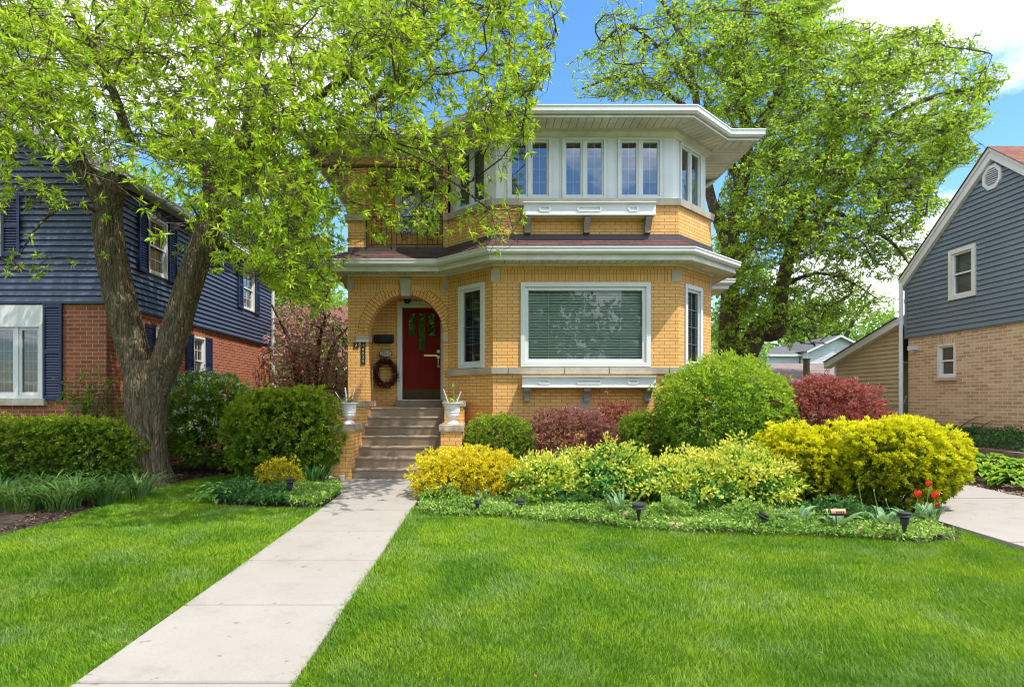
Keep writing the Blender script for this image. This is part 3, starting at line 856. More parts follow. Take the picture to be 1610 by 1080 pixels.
for z, r in ((2.50, .036), (2.37, .036)):
    kn = MB(); kn.tube([fdd.p(hu, z, 0), fdd.p(hu, z, .03)], r, 14); kn.build('lock_plate', M['brass'], door)
mb.tube([fdd.p(hu, 2.34, .02), fdd.p(hu, 2.32, .06), fdd.p(hu, 2.22, .06), fdd.p(hu, 2.17, .02)], .011, 8); fdd.box(mb, hu-.018, hu+.018, 2.14, 2.19, .0, .02)
mb.build('handle', M['brass'], door)
# --- flower boxes
def flower_box(u0, u1, z0, z1, fr, zb):
    mb = MB(); d = .24
    prof = [(0, z0), (d, z0), (d, z0+.025), (d-.035, z0+.04), (d-.04, z1-.05), (d-.01, z1-.02), (d+.01, z1-.018), (d+.01, z1), (0, z1)]
    rows = [[fr.p(u, z, w) for w, z in prof] for u in (u0, u1)]
    for k in range(len(prof)):
        j = (k+1) % len(prof); mb.face([rows[0][k], rows[1][k], rows[1][j], rows[0][j]])
    mb.face(rows[0][::-1]); mb.face(rows[1])
    fb = mb.build('flower_box', M['white'], H)
    W = u1-u0; zm = (z0+z1)/2+.0; hh = (z1-z0)*.20
    for c, l in ((.165, .095), (.50, .19), (.83, .085)):
        mb = MB(); a, b = u0+W*(c-l/2), u0+W*(c+l/2); e = .035
        ring = [(a+e, zm-hh), (b-e, zm-hh), (b, zm), (b-e, zm+hh), (a+e, zm+hh), (a, zm)]
        ri = [(a+e+.02, zm-hh+.02), (b-e-.02, zm-hh+.02), (b-.03, zm), (b-e-.02, zm+hh-.02), (a+e+.02, zm+hh-.02), (a+.03, zm)]
        w0, w1 = d-.045, d-.018
        for k in range(6):
            j = (k+1) % 6
            mb.face([fr.p(*ring[k], w1), fr.p(*ring[j], w1), fr.p(*ri[j], w1), fr.p(*ri[k], w1)])
            mb.face([fr.p(*ring[k], w0), fr.p(*ring[j], w0), fr.p(*ring[j], w1), fr.p(*ring[k], w1)])
            mb.face([fr.p(*ri[j], w0), fr.p(*ri[k], w0), fr.p(*ri[k], w1), fr.p(*ri[j], w1)])
        mb.build('panel_moulding', M['white'], fb)
    for c in (.04, .49, .955):
        mb = MB(); a = u0+W*c-.06; b = a+.12; h = z0-zb
        pr = [(0, 0), (.10, 0), (.10, .04), (.085, .05), (.10, .10), (.13, .15), (.18, h-.07), (.19, h-.06), (.19, h), (0, h)]
        rows = [[fr.p(u, zb+z, w) for w, z in pr] for u in (a, b)]
        for k in range(len(pr)):
            j = (k+1) % len(pr); mb.face([rows[0][k], rows[1][k], rows[1][j], rows[0][j]])
        mb.face(rows[0][::-1]); mb.face(rows[1]); mb.build('bracket', simple('bracket_stone', (.30, .25, .20), .8, .12, 8), fb)
    return fb
flower_box(fB.U(820), fB.U(1026), 1.63, 1.855, fB, 1.37)
flower_box(fB.U(821), fB.U(1026), 4.95, 5.205, fB, 4.65)
# --- skirt roof between the storeys
Lo = [(-3.3, 22), (-3.3, 11.7), (-.9, 11.7), (.13, 10.75), (4.05, 10.75), (5.48, 12.0), (5.48, 13.8)]
Li = [(-2.82, 22), (-2.82, 12.2), (-.685, 12.2), (.25, 11.25), (3.9, 11.25), (4.92, 12.2), (4.92, 13.8)]
eave(H, Lo, 4.28, 4.16, 4.06, 4.05)
sb_, sk_ = MB(), MB(); Lf = miter(Lo, -.13)
for i in range(len(Lo)-1): soffit(sb_, sk_, (Lf[i], Lf[i+1]), (Li[i], Li[i+1]), 4.062, .145)
sf = sb_.build('soffit', M['soffit'], H); sk_.build('soffit_shadow_gap', M['gap'], sf)
mb = MB(); Lr = miter(Lo, -.015)
for i in range(len(Lo)-1):
    a, b, c, d = Lr[i], Lr[i+1], Li[i+1], Li[i]
    n = 5
    for k in range(n):
        l = lambda p, q, t, z: (p[0]+(q[0]-p[0])*t, p[1]+(q[1]-p[1])*t, z)
        z0, z1 = 4.275+.28*k/n, 4.275+.28*(k+1)/n
        mb.face([l(a, d, k/n, z0+.008), l(b, c, k/n, z0+.008), l(b, c, (k+1)/n, z1), l(a, d, (k+1)/n, z1)])
        mb.face([l(a, d, k/n, z0-.006), l(b, c, k/n, z0-.006), l(b, c, k/n, z0+.008), l(a, d, k/n, z0+.008)])
mb.build('roof', M['roof'], H)
mb = MB(); sweep(mb, Li[1:6], [(-.02, 4.5), (.035, 4.53), (.02, 4.645), (-.02, 4.655)]); mb.build('flashing', M['flash'], H)
# side bay roof beyond
mb = MB(); so = [(4.9, 13.3), (5.95, 13.3), (5.95, 15.5), (4.9, 15.5)]
sweep(mb, so, GUT(4.10, 4.22)); mb.prism([(4.9, 13.42), (5.83, 13.42), (5.83, 15.4), (4.9, 15.4)], 4.0, 4.2)
mb.build('side_eave', M['white'], H)
# --- upper storey brick
mb = MB(); ZB = 5.21
for f in (fL, fB, fC): f.wall(mb, 0, f.len, 4.3, ZB)
pier = .394; op0, op1 = pier, fA.len-.11
fA.wall(mb, 0, fA.len, 4.3, 6.72, [(op0, op1, 4.60, 6.42)], .28)
mb.build('upper_wall', M['brick'], H)
mb = MB(); bk = F(-2.60, 13.1, 1, 0)
bh = (-1.94+2.60, -.93+2.60, 5.19, 6.40)
bk.wall(mb, 0, 2.0, 4.5, 6.6, [bh], .1); F(-2.42, 12.45, 0, 1).wall(mb, 0, .7, 4.5, 6.6); F(-.80, 13.1, 0, -1).wall(mb, 0, .7, 4.5, 6.6)
mb.build('balcony_wall', M['brick'], H)
mb = MB(); mb.box(-2.44, -.78, 12.2, 13.1, 4.50, 4.60); mb.build('balcony_floor', M['flash'], H)
mb = MB(); mb.box(-2.44, -.78, 12.42, 13.1, 6.43, 6.50); mb.build('balcony_ceiling', M['cream'], H)
window(bk, *bh, H, cas=.07, sashes=2, cols=1, rows=1, grille=False, blind='curtain', gl='glassup', top_dark=.5)
# iron rail
mb = MB(); ra, rb = op0+.005, op1-.005; Wf = .03
for z, r in ((5.29, .011), (5.20, .006), (4.95, .006), (4.69, .008)): mb.tube([fA.p(ra, z, Wf), fA.p(rb, z, Wf)], r, 6)
k = 15
for i in range(k+1): mb.tube([fA.p(ra+(rb-ra)*i/k, 4.60 if i % 5 == 0 else 4.69, Wf), fA.p(ra+(rb-ra)*i/k, 5.29, Wf)], .010 if i % 5 == 0 else .006, 6)
for i in range(0, k, 5):
    c0 = ra+(rb-ra)*(i+2.5)/k
    for sgn in (-1, 1):
        pts = []
        for q in range(26):
            t = q/25; an = t*3.6*math.pi; r = .02+.11*t
            pts.append(fA.p(c0+sgn*(.02+r*math.cos(an)*.8), 4.93+r*math.sin(an)*1.1, Wf+.012))
        mb.tube(pts, .006, 5)
mb.build('balcony_rail', M['black'], H)
# stone band + window band
mb = MB(); sweep(mb, [(-2.82, 13.5)]+[A0, fA.p(op0, 0)[:2]], [(-.02, 5.207), (.05, 5.207), (.07, 5.33), (-.02, 5.344)]); mb.build('sill_band', M['stone'], H); mb = MB()
sweep(mb, [fA.p(op1, 0)[:2], A1, B0, B1, C1, (4.92, 12.6)], [(-.15, 5.207), (.05, 5.207), (.07, 5.33), (-.15, 5.344)]); mb.build('sill_band', M['stone'], H)
W0, W1_, W2, W3, W4, W5 = (-.64, 12.32), (.32, 11.37), (3.83, 11.37), (4.84, 12.3), (4.84, 13), (-.64, 12.8)
gL, gB, gC = F.seg(W0, W1_), F.seg(W1_, W2), F.seg(W2, W3)
ws = [(gB.U(a), gB.U(b), 5.385, 6.59) for a, b in ((797.8, 866.3), (883.7, 952.7), (971, 1040.7))]
wc = (gC.U(1068.5), gC.U(1101.5), 5.385, 6.59); wl = (gL.len-wc[1], gL.len-wc[0], 5.385, 6.59)
mb = MB(); gB.wall(mb, 0, gB.len, 5.2, 6.74, ws); gL.wall(mb, 0, gL.len, 5.2, 6.74, [wl]); gC.wall(mb, 0, gC.len, 5.2, 6.74, [wc])
F.seg(W3, (4.84, 21.9)).wall(mb, 0, 9.6, 5.2, 6.74)
for u in [w[0]-.045 for w in ws]+[w[1]+.045 for w in ws]: gB.box(mb, u-.004, u+.004, 5.35, 6.65, .0, .008)
mb.build('window_wall', M['white'], H)
for w in ws: window(gB, *w, H, cas=.045, sashes=2, mull=.055, sw=.04, cols=2, rows=4, gl='glassup', blind=None, proud=.03)
window(gC, *wc, H, cas=.045, sashes=2, mull=.055, sw=.04, grille=False, gl='glassup', blind='curtain', top_dark=.42, proud=.03)
window(gL, *wl, H, cas=.045, sashes=2, mull=.055, sw=.04, cols=2, rows=4, gl='glassdk', blind='curtain', proud=.03)
mb = MB(); sweep(mb, [W0, W1_, W2, W3, W4], [(0, 6.60), (.03, 6.60), (.04, 6.64), (.11, 6.66), (.12, 6.735), (0, 6.735)])
sweep(mb, [(-2.82, 14), A0, A1], [(0, 6.55), (.03, 6.55), (.05, 6.735), (0, 6.735)]); mb.build('crown_moulding', M['cream'], H)
# --- main eaves and hip roof
Uo = [(-3.8, 22), (-3.8, 11.6), (-.98, 11.6), (.02, 10.65), (4.05, 10.65), (5.10, 11.6), (5.8, 11.6), (5.8, 13.85)]
Ui = [(-2.82, 22), (-2.82, 12.4), (-.64, 12.4), (.32, 11.45), (3.83, 11.45), (4.80, 12.35), (4.86, 12.45), (4.86, 13.85)]
eave(H, Uo, 6.892, 6.75, 6.72, 6.70)
sb_, sk_ = MB(), MB(); Uf = miter(Uo, -.13)
for i in range(len(Uo)-1): soffit(sb_, sk_, (Uf[i], Uf[i+1]), (Ui[i], Ui[i+1]), 6.722, .15)
soffit(sb_, sk_, ((5.3, 13.85), (5.3, 22)), ((4.86, 13.85), (4.86, 22)), 6.70)
sf = sb_.build('soffit', M['soffit'], H); sk_.build('soffit_shadow_gap', M['gap'], sf)
mb = MB(); sweep(mb, [(5.3, 13.9), (5.3, 22)], GUT(6.73, 6.86)); mb.build('gutter', M['white'], H)
mb = MB(); R1, R2 = Vector((1.0, 16.4, 9.05)), Vector((1.0, 19, 9.05)); Ur = miter(Uo, -.02)
pts = [Vector((x, y, 6.88)) for x, y in Ur]
mb.face([pts[0], pts[1], R1, R2])
for i in range(1, 6): mb.face([pts[i], pts[i+1], R1])
e1 = Vector((5.78, 13.87, 6.88)); e2 = Vector((5.3, 13.87, 6.88)); e3 = Vector((5.3, 22, 6.88))
mb.face([pts[6], e1, R1]); mb.face([e1, e2, R1]); mb.face([e2, e3, R2, R1]); mb.face([e3, pts[0], R2])
mb.build('roof', M['roof'], H)
mb = MB(); mb.tube([(5.62, 13.8, 6.78), (5.62, 13.8, 6.66), (5.45, 13.82, 6.55), (5.05, 13.85, 6.42), (4.97, 13.85, 6.30), (4.97, 13.85, 4.5)], .045, 8)
mb.build('downspout', M['cream'], H)

# ------------------------------------------------------------------ front steps
ST = thing('front_steps', 'flight of seven brown pebbled concrete steps between stepped yellow brick piers', 'steps', (-1.46, 10.8, 0))
zs = [0, .184, .36, .535, .711, .887, 1.062, 1.24]
mb = MB(); sx0, sx1 = -2.244, -.69
for i in range(7):
    y0 = 10+.28*i; y1 = 10+.28*(i+1) if i < 6 else 12.98; z0, z1 = zs[i], zs[i+1]
    if i == 0: z0 = -.3
    b = .012; pr = [(y0+.012, z0), (y0+.004, z1-.045), (y0-.008, z1-.03), (y0-.008, z1-b), (y0+b-.008, z1), (y1+.02, z1)]
    for k in range(len(pr)-1):
        (ya, za), (yb, zb) = pr[k], pr[k+1]
        mb.face([(sx0, ya, za), (sx1, ya, za), (sx1, yb, zb), (sx0, yb, zb)])
mb.face([(X0, 12.3, 1.241), (X1, 12.3, 1.241), (X1, 13.0, 1.241), (X0, 13.0, 1.241)])
mb.build('treads', M['step'], ST)
for s, (ia, ib) in ((-1, (-2.61, -2.244)), (1, (-.686, -.32))):
    mb = MB(); mb.box(ia, ib, 9.95, 10.97, -.3, .85); mb.box(ia, ib, 10.97, 12.2, -.3, 1.27)
    p = mb.build('pier', M['brick'], ST)
    mb = MB(); c = .03
    for (y0, y1, z0, z1) in ((9.92, 11.0, .848, .963), (10.94, 12.19, 1.268, 1.372)):
        b_ = [(ia-c, y0, z0), (ib+c, y0, z0), (ib+c, y1, z0), (ia-c, y1, z0)]; e = .008
        m_ = [(x, y, z1-e) for x, y, z in b_]; t_ = [(ia-c+e, y0+e, z1), (ib+c-e, y0+e, z1), (ib+c-e, y1-e, z1), (ia-c+e, y1-e, z1)]
        mb.hexa(b_, m_); mb.hexa(m_, t_)
    mb.build('cap', simple('stained_stone', (.40, .31, .22), .9, .35, 9, bump=.4), p)
# urns
def urn(x, y, z, label, group):
    t = thing('planter_urn', label, 'urn', (x, y, z), group)
    mb = MB(); c = (x, y, z)
    mb.lathe(c, [(.0, .0), (.115, .0), (.118, .018), (.105, .028), (.085, .05), (.055, .075), (.045, .09), (.052, .10), (.085, .112), (.108, .13), (.122, .155),
                 (.124, .20), (.127, .205), (.127, .215), (.124, .222), (.125, .26), (.135, .31), (.158, .352), (.182, .366), (.186, .374), (.186, .388), (.176, .388), (.160, .372), (.0, .350)], 36)
    mb.build('body', M['urn'], t)
    mb = MB()
    for i in range(22):
        a = 6.283*i/22
        p = [Vector((x+math.cos(a+k*.17)*rr, y+math.sin(a+k*.17)*rr, z+.228+.018*k)) for k, rr in ((0, .124), (1, .1265), (2, .128), (3, .130), (4, .133))]
        mb.tube(p, [.004, .009, .010, .009, .004], 6)
    for zz in (.212,):
        mb.tube([Vector((x+math.cos(6.283*i/36)*.127, y+math.sin(6.283*i/36)*.127, z+zz)) for i in range(37)], .007, 6)
    mb.build('relief', M['urn'], t)
    mb = MB(); mb.lathe(c, [(0, .362), (.165, .362)], 20); mb.build('soil', M['mulch'], t)
    return t
urn(-2.36, 10.25, .963, 'white urn on the brick pier left of the steps, holding dead stems', 'white urns on the step piers')
urn(-.50, 10.25, .963, 'white urn on the brick pier right of the steps, with a yellow bloom', 'white urns on the step piers')
def sticks(x, y, z, label, rods, twigs, flower, tall):
    t = thing('potted_plant', label, 'plant', (x, y, z))
    mb = MB()
    for dx, dy, h, r in rods: mb.tube([(x+dx*.35, y+dy*.2, z-.03), (x+dx, y+dy, z+h)], r, 8)
    mb.build('stake', M['urn'], t)
    mb = MB()
    for i in range(twigs):
        a = random.uniform(0, 6.28); l = random.uniform(.08, .2)
        p0 = Vector((x+random.uniform(-.08, .08), y+random.uniform(-.08, .08), z-.02))
        mb.tube([p0, p0+Vector((math.cos(a)*l*.4, math.sin(a)*l*.3, l*.6)), p0+Vector((math.cos(a)*l, math.sin(a)*l*.6, l))], [.005, .004, .002], 4)
    for h in tall: mb.tube([(x+.02, y, z-.02), (x+.03, y, z+h*.6), (x+.015, y, z+h)], [.008, .007, .005], 6)
    mb.build('stem', simple('dry_stem', (.30, .22, .12), .9), t)
    n = 90; B = np.array([x, y, z+.02])+rng.normal(size=(n, 3))*[.06, .06, .03]
    leaves('foliage', B, nrm(rng.normal(size=(n, 3))+[0, 0, .5]), L['cover'], .06, .018, t)
    n = 120; fx = np.array([x+flower[0], y-.03, z+flower[1]]); d = nrm(rng.normal(size=(n, 3)))
    leaves('bloom', np.tile(fx, (n, 1)), d, L['yellow'], .034, .012, t)
    if tall:
        n = 40; B = np.array([x+.015, y, z+tall[0]])+rng.normal(size=(n, 3))*[.012, .012, .03]
        leaves('bud', B, nrm(rng.normal(size=(n, 3))*.5+[0, 0, 1]), L['cover'], .05, .018, t)
sticks(-2.36, 10.25, 1.335, 'dead stems and white stakes standing in the left urn', [(.12, -.02, .27, .008), (-.06, .0, .28, .013), (-.24, .02, .20, .006), (.02, .05, .25, .006)], 26, (.06, .06), [])
sticks(-.50, 10.25, 1.335, 'white stakes and yellow dandelion bloom standing in the right urn', [(.16, -.02, .21, .009), (-.16, .0, .25, .008)], 10, (-.0, .05), [.26])

# ------------------------------------------------------------------ things hung on the porch
mb = MB(); f = F(-2.6, 12.99, 1, 0)
mt = thing('mailbox', 'black wall mailbox hung on the porch wall above the wreath', 'mailbox', (-2.2, 12.9, 2.7))
a, b = -2.40+2.6, -1.955+2.6; z0, z1 = 2.675, 2.865
f.box(mb, a, b, z0+.03, z1-.02, 0, .10); mb.hexa([f.p(a, z1-.02, 0), f.p(a, z1-.02, .10), f.p(b, z1-.02, .10), f.p(b, z1-.02, 0)], [f.p(a, z1+.01, 0), f.p(a, z1-.01, .105), f.p(b, z1-.01, .105), f.p(b, z1+.01, 0)])
mb.hexa([f.p(a+.03, z0, 0), f.p(a+.03, z0, .07), f.p(b-.03, z0, .07), f.p(b-.03, z0, 0)], [f.p(a, z0+.03, 0), f.p(a, z0+.03, .10), f.p(b, z0+.03, .10), f.p(b, z0+.03, 0)])
mb.build('box', M['black'], mt)
mb = MB()
for u in (a+.12, b-.12): mb.tube([f.p(u, z0, .05), f.p(u, z0-.05, .05), f.p(u+.01, z0-.07, .08), f.p(u, z0-.05, .10)], .004, 5)
mb.build('hook', M['black'], mt)
ov = thing('oval_plaque', 'small white oval plaque hanging under the black mailbox', 'plaque', (-2.13, 12.9, 2.5))
mb = MB(); pc = (-2.13, 12.93, 2.445); n = 28
o_ = lambda s, w: [Vector((pc[0]+.15*s*math.cos(6.283*i/n), pc[1]+w, pc[2]+.085*s*math.sin(6.283*i/n)*(1+.12*math.sin(6.283*i/n*2)))) for i in range(n)]
A_, B_, C_ = o_(1, 0), o_(1, -.02), o_(.88, -.022)
mb.face(B_)
for i in range(n): mb.face([A_[i], A_[(i+1) % n], B_[(i+1) % n], B_[i]])
mb.build('rim', simple('dark_rim', (.05, .035, .02), .6), ov)
mb = MB(); mb.face(C_); mb.build('face', simple('plaque_paint', (.50, .46, .38), .6, .4, 14), ov)
mb = MB()
for s in (-1, 1): mb.tube([(pc[0]+.10*s, 12.93, pc[2]+.05), (pc[0]+.09*s, 12.93, pc[2]+.14), (pc[0]+.07*s, 12.95, pc[2]+.22)], .003, 4)
mb.build('chain', M['black'], ov)
wr = thing('door_wreath', 'oval wreath of dark red berries and twigs beside the red door', 'wreath', (-2.12, 12.9, 2.0))
n = 2600; a = rng.uniform(0, 6.283, n); ra_, rb_ = .215, .27; q = rng.normal(size=(n, 3))*.03
B = np.stack([-2.125+ra_*np.cos(a), 12.90+q[:, 1], 2.0+rb_*np.sin(a)], 1)+q*[1, .6, 1]
T_ = np.stack([-np.sin(a), 0*a, np.cos(a)], 1)
leaves('foliage', B, nrm(T_+rng.normal(size=(n, 3))*.7), leaf_mat('wreath_leaf', [(0, (.02, .01, .01)), (.7, (.10, .02, .02)), (.9, (.3, .05, .04)), (1, (.42, .36, .16))], .1), .055, .016, wr)
mb = MB()
for k in range(5):
    r_ = rng.normal(size=2)*.012
    mb.tube([(-2.125+(ra_+r_[0])*math.cos(6.283*i/40+k), 12.93, 2.0+(rb_+r_[1])*math.sin(6.283*i/40+k)) for i in range(41)], .009, 5)
mb.build('twig_ring', M['twig'], wr)
def text(body, loc, size, mat, parent, name='digit', ang=0):
    cu = bpy.data.curves.new(name, 'FONT'); cu.body = body; cu.size = size; cu.extrude = .002; cu.align_x = 'CENTER'; cu.align_y = 'CENTER'
    cu.materials.append(mat); tmp = bpy.data.objects.new(name, cu); link(tmp)
    me = bpy.data.meshes.new_from_object(tmp); bpy.data.objects.remove(tmp); o = bpy.data.objects.new(name, me); link(o); o.location = loc; o.rotation_euler = (math.pi/2, 0, ang); 
    adopt(o, parent); return o
digit = simple('digit_paint', (.6, .55, .42), .5)
s1 = thing('house_number_plate', 'small square black plate bearing the figure 2 on the brick pier', 'sign', (-2.65, 12.19, 2.5))
mb = MB(); fA.box(mb, fA.U(556), fA.U(564), fA.Z(560, 547), fA.Z(560, 538.5), 0, .015); mb.build('plate', M['black'], s1)
u_ = (fA.U(556)+fA.U(564))/2; text('2', fA.p(u_, fA.Z(560, 542.7), .018), .11, digit, s1)
s2 = thing('address_plaque', 'tall narrow black plaque with stacked house digits below the stone impost', 'sign', (-2.48, 12.19, 2.4))
ua, ub = fA.U(567.8), fA.U(574.6); za, zb_ = fA.Z(571, 572.7), fA.Z(571, 538)
mb = MB(); fA.box(mb, ua, ub, za, zb_, 0, .015); mb.build('plate', M['black'], s2)
for k, ch in enumerate('16525'): text(ch, fA.p((ua+ub)/2, zb_-.07-k*.085, .018), .085, digit, s2)
pl = MB(); pl.tube([(-2.36, 12.52, 1.24), (-2.355, 12.5, 2.07)], .013, 6); tag(pl.build('walking_stick', simple('pale_wood', (.45, .36, .22), .7), None), 'thin pale stick propped inside the left side of the porch arch', 'stick')
# ------------------------------------------------------------------ left neighbour: navy siding over red brick
N1 = thing('blue_house', 'two storey neighbour house in navy lapped siding over red brick', 'house', (-9, 12, 0))
XL = -6.53
fF = F(-13.5, 10.0, 1, 0); fR = F(XL, 10.0, 0, 1)      # front, right side (faces +x)
LF = 13.5-6.53; LS = 7.8
uf = lambda px: (px-VX)*10/FPX+13.5
ud = lambda px: (-XL*FPX)/(VX-px)-10.0
ZS = 3.10
gw1 = (uf(-90), uf(70), 1.36, 3.03)
w3 = (ud(303), ud(321), 1.75, 2.86); w4 = (ud(243), ud(262), 1.75, 2.86)
w1 = (ud(228), ud(258.5), 3.88, 5.02); w2 = (ud(378), ud(396.3), 3.90, 5.10)
mb = MB(); fF.wall(mb, 0, LF, -.35, ZS, [gw1]); fR.wall(mb, 0, LS, -.35, ZS, [w3, w4])
F(XL, 17.8, -1, 0).wall(mb, 0, LF, -.35, 5.3)
mb.build('brick_wall', M['redbrick'], N1)
mb = MB(); slope = .47; zE = 5.30
ridge = -10.6+13.5; 
zr = zE+(LF-ridge)*slope
e = .03
fFs = F(-13.5, 9.965, 1, 0); fRs = F(XL+.035, 9.965, 0, 1)
siding(mb, fFs, [(0, ZS), (LF+.035, ZS), (LF+.035, zE), (ridge, zr), (0, zr-ridge*slope)], .108, .030)
siding(mb, fRs, [(0, ZS), (LS, ZS), (LS, zE), (0, zE)], .108, .030, holes=[(w[0]+.035, w[1]+.035, w[2], w[3]) for w in (w1, w2)])
mb.build('siding', M['navy'], N1)
mb = MB(); fFs.box(mb, LF-.04, LF+.05, ZS-.02, zE, .016, .03); fRs.box(mb, -.03, .06, ZS-.02, zE, .016, .031)
fFs.box(mb, 0, LF+.035, ZS-.03, ZS, -.05, .02); fRs.box(mb, 0, LS, ZS-.03, ZS, -.05, .02); mb.build('corner_trim', M['navy'], N1)
mb = MB(); fF.box(mb, gw1[0]+.0, gw1[1], 2.72, 3.04, 0, .05)
mb.build('header_panel', M['white'], N1)
window(fF, gw1[0], gw1[1], 1.42, 2.72, N1, cas=.06, sashes=4, mull=.05, sw=.05, cols=3, rows=6, blind='dark', gl='glassdk', proud=.05)
mb = MB(); fF.box(mb, gw1[0]-.05, gw1[1]+.05, 1.30, 1.418, 0, .09); mb.build('sill', M['stone'], N1)
for w in (w1, w2): 
    window(fRs, w[0]+.035, w[1]+.035, w[2], w[3], N1, cas=.05, sw=.04, cols=2, rows=4, double_hung=True, gl='glassup', proud=.04, blind='curtain')
for w in (w3, w4): window(fR, *w, N1, cas=.05, sw=.04, cols=2, rows=4, double_hung=True, gl='glassdk', proud=.03, blind='curtain', sill=(.06, .06, 'white'))
for w, fr_, sft in ((w1, fRs, .035), (w2, fRs, .035), (w3, fR, 0), (w4, fR, 0)):
    for a, b in ((w[0]-.34, w[0]-.02), (w[1]+.02, w[1]+.34)): shutter(fr_, a+sft, b+sft, w[2]-.03, w[3]+.02, N1, w=.03 if fr_ is fRs else .01)
shutter(fF, uf(69), uf(99.5), 1.39, 3.07, N1, w=.01)
shutter(fFs, uf(9), uf(37), 3.88, 4.93, N1, w=.03)
mb = MB(); a, b = uf(-75), uf(8)
fFs.box(mb, a, b, 3.88, 4.93, .0, .05); mb.build('window_board', M['white'], N1)
window(fFs, a+.02, b-.02, 3.92, 4.90, N1, cas=.05, sashes=2, cols=2, rows=4, proud=.09, depth=-.0, blind=None, gl='glassup', backing=True)
mb = MB(); fR.box(mb, w3[0]-.02, w3[1]+.02, w3[3]+.005, w3[3]+.2, .0, .012, swap=True); mb.build('brick_lintel', M['redbrick'], N1)
# roof
oh = .30
mb = MB()
yb, yf = 17.95, 9.68
xr, xe = -10.6, XL+.32
zl = zE+.12
ze = zl-.02; zrr = zl+(xe-xr)*slope
xl = -13.9; zll = zrr-(xr-xl)*slope
mb.face([(xe, yf, ze), (xe, yb, ze), (xr, yb, zrr), (xr, yf, zrr)]); mb.face([(xr, yf, zrr), (xr, yb, zrr), (xl, yb, zll), (xl, yf, zll)])
mb.build('roof', M['roofgrey'], N1)
mb = MB()
for (xa, za_), (xb, zb_) in (((xe, ze), (xr, zrr)), ((xr, zrr), (xl, zll))):
    mb.hexa([(xa, yf-.01, za_-.24), (xb, yf-.01, zb_-.24), (xb, yf+.03, zb_-.24), (xa, yf+.03, za_-.24)], [(xa, yf-.01, za_-.005), (xb, yf-.01, zb_-.005), (xb, yf+.03, zb_-.005), (xa, yf+.03, za_-.005)])
    mb.face([(xa, yf+.03, za_-.24), (xb, yf+.03, zb_-.24), (xb, 9.98, zb_-.24), (xa, 9.98, za_-.24)])
mb.build('rake_board', M['white'], N1)
mb = MB(); sweep(mb, [(xe+.0, yf), (xe+.0, yb)], GUT(zE-.02, zE+.10)); mb.face([(XL, yf, zE-.02), (xe-.1, yf, zE-.02), (xe-.1, yb, zE-.02), (XL, yb, zE-.02)][::-1]); mb.build('gutter', M['white'], N1)
mb = MB(); mb.tube([(xe-.05, 17.75, zE), (xe-.05, 17.75, zE-.1), (XL+.09, 17.78, zE-.35), (XL+.09, 17.78, 0)], .05, 6); mb.build('downspout', M['galv'], N1)

# ------------------------------------------------------------------ right neighbour: slate siding over tan brick
N2 = thing('slate_house', 'neighbour house with slate blue gable siding over tan brick and octagonal vent', 'house', (12, 11.6, .5))
XR = 10.5; fG = F(XR, 14.04, 0, -1)          # u = 14.04-D, faces -x
gu = lambda px: 14.04-XR*FPX/(px-VX)
gz = lambda px, py: CZ+(HY-py)*(XR*FPX/(px-VX))/FPX
LG = 4.8; ZR = 2.93; zEv, zPk = 4.38, 6.45
uw = (gu(1496), gu(1538.5), 3.60, 4.70); lw_ = (gu(1475), gu(1503), 1.90, 2.66)
mb = MB(); fG.wall(mb, 0, LG, .2, ZR, [lw_]); F(XR, 9.24, 1, 0).wall(mb, 0, 8, .2, 5); F(XR+8, 14.04, -1, 0).wall(mb, 0, 8, .2, 4.4)
mb.build('brick_wall', M['tanbrick'], N2)
fGs = F(XR-.03, 14.06, 0, -1)
mb = MB(); siding(mb, fGs, [(0, ZR), (LG+.04, ZR), (LG+.04, zEv), (LG/2+.02, zPk), (0, zEv)], .108, .030, holes=[(uw[0]+.02, uw[1]+.02, uw[2], uw[3])])
fGs.box(mb, 0, LG+.04, ZR-.03, ZR, -.03, .016); mb.build('siding', M['slate'], N2)
mb = MB(); fGs.box(mb, -.035, .05, ZR-.03, zEv+.0, -.03, .028); mb.build('corner_trim', M['slate'], N2)
window(fGs, uw[0]+.02, uw[1]+.02, uw[2], uw[3], N2, cas=.09, sw=.04, grille=False, double_hung=True, gl='glassdk', proud=.05, blind='curtain')
window(fG, *lw_, N2, cas=.045, sw=.04, grille=False, double_hung=True, gl='glassdk', proud=.02, blind='curtain', sill=(.07, .07, 'stone'))
# rake boards + roof
mb = MB(); W_ = .24
e0, pk, e1 = (-.10, zEv-.10*.864+.02), (LG/2+.02, zPk+.06), (LG+.3, zEv-.25*.864+.02)
for a, b in ((e0, pk), (pk, e1)):
    lo = [fGs.p(a[0], a[1]-.13, .0), fGs.p(b[0], b[1]-.13, .0)]; 
    for w0, w1, d0, d1 in ((-.05, .10, .0, -.22), (.10, .13, .03, -.05)):
        q = [(a[0], a[1]+d1), (b[0], b[1]+d1), (b[0], b[1]+d0), (a[0], a[1]+d0)]
        mb.hexa([fGs.p(u, v, w0) for u, v in q][::-1], [fGs.p(u, v, w1) for u, v in q][::-1])
mb.build('rake_board', M['white'], N2)
mb = MB()
for a, b in ((e0, pk), (pk, e1)):
    mb.face([fGs.p(a[0], a[1]+.04, .16), fGs.p(b[0], b[1]+.04, .16), fGs.p(b[0], b[1]+.04, -9), fGs.p(a[0], a[1]+.04, -9)])
    mb.face([fGs.p(a[0], a[1]+.025, .16), fGs.p(b[0], b[1]+.025, .16), fGs.p(b[0], b[1]+.04, .16), fGs.p(a[0], a[1]+.04, .16)])
mb.build('roof', M['roofred'], N2)
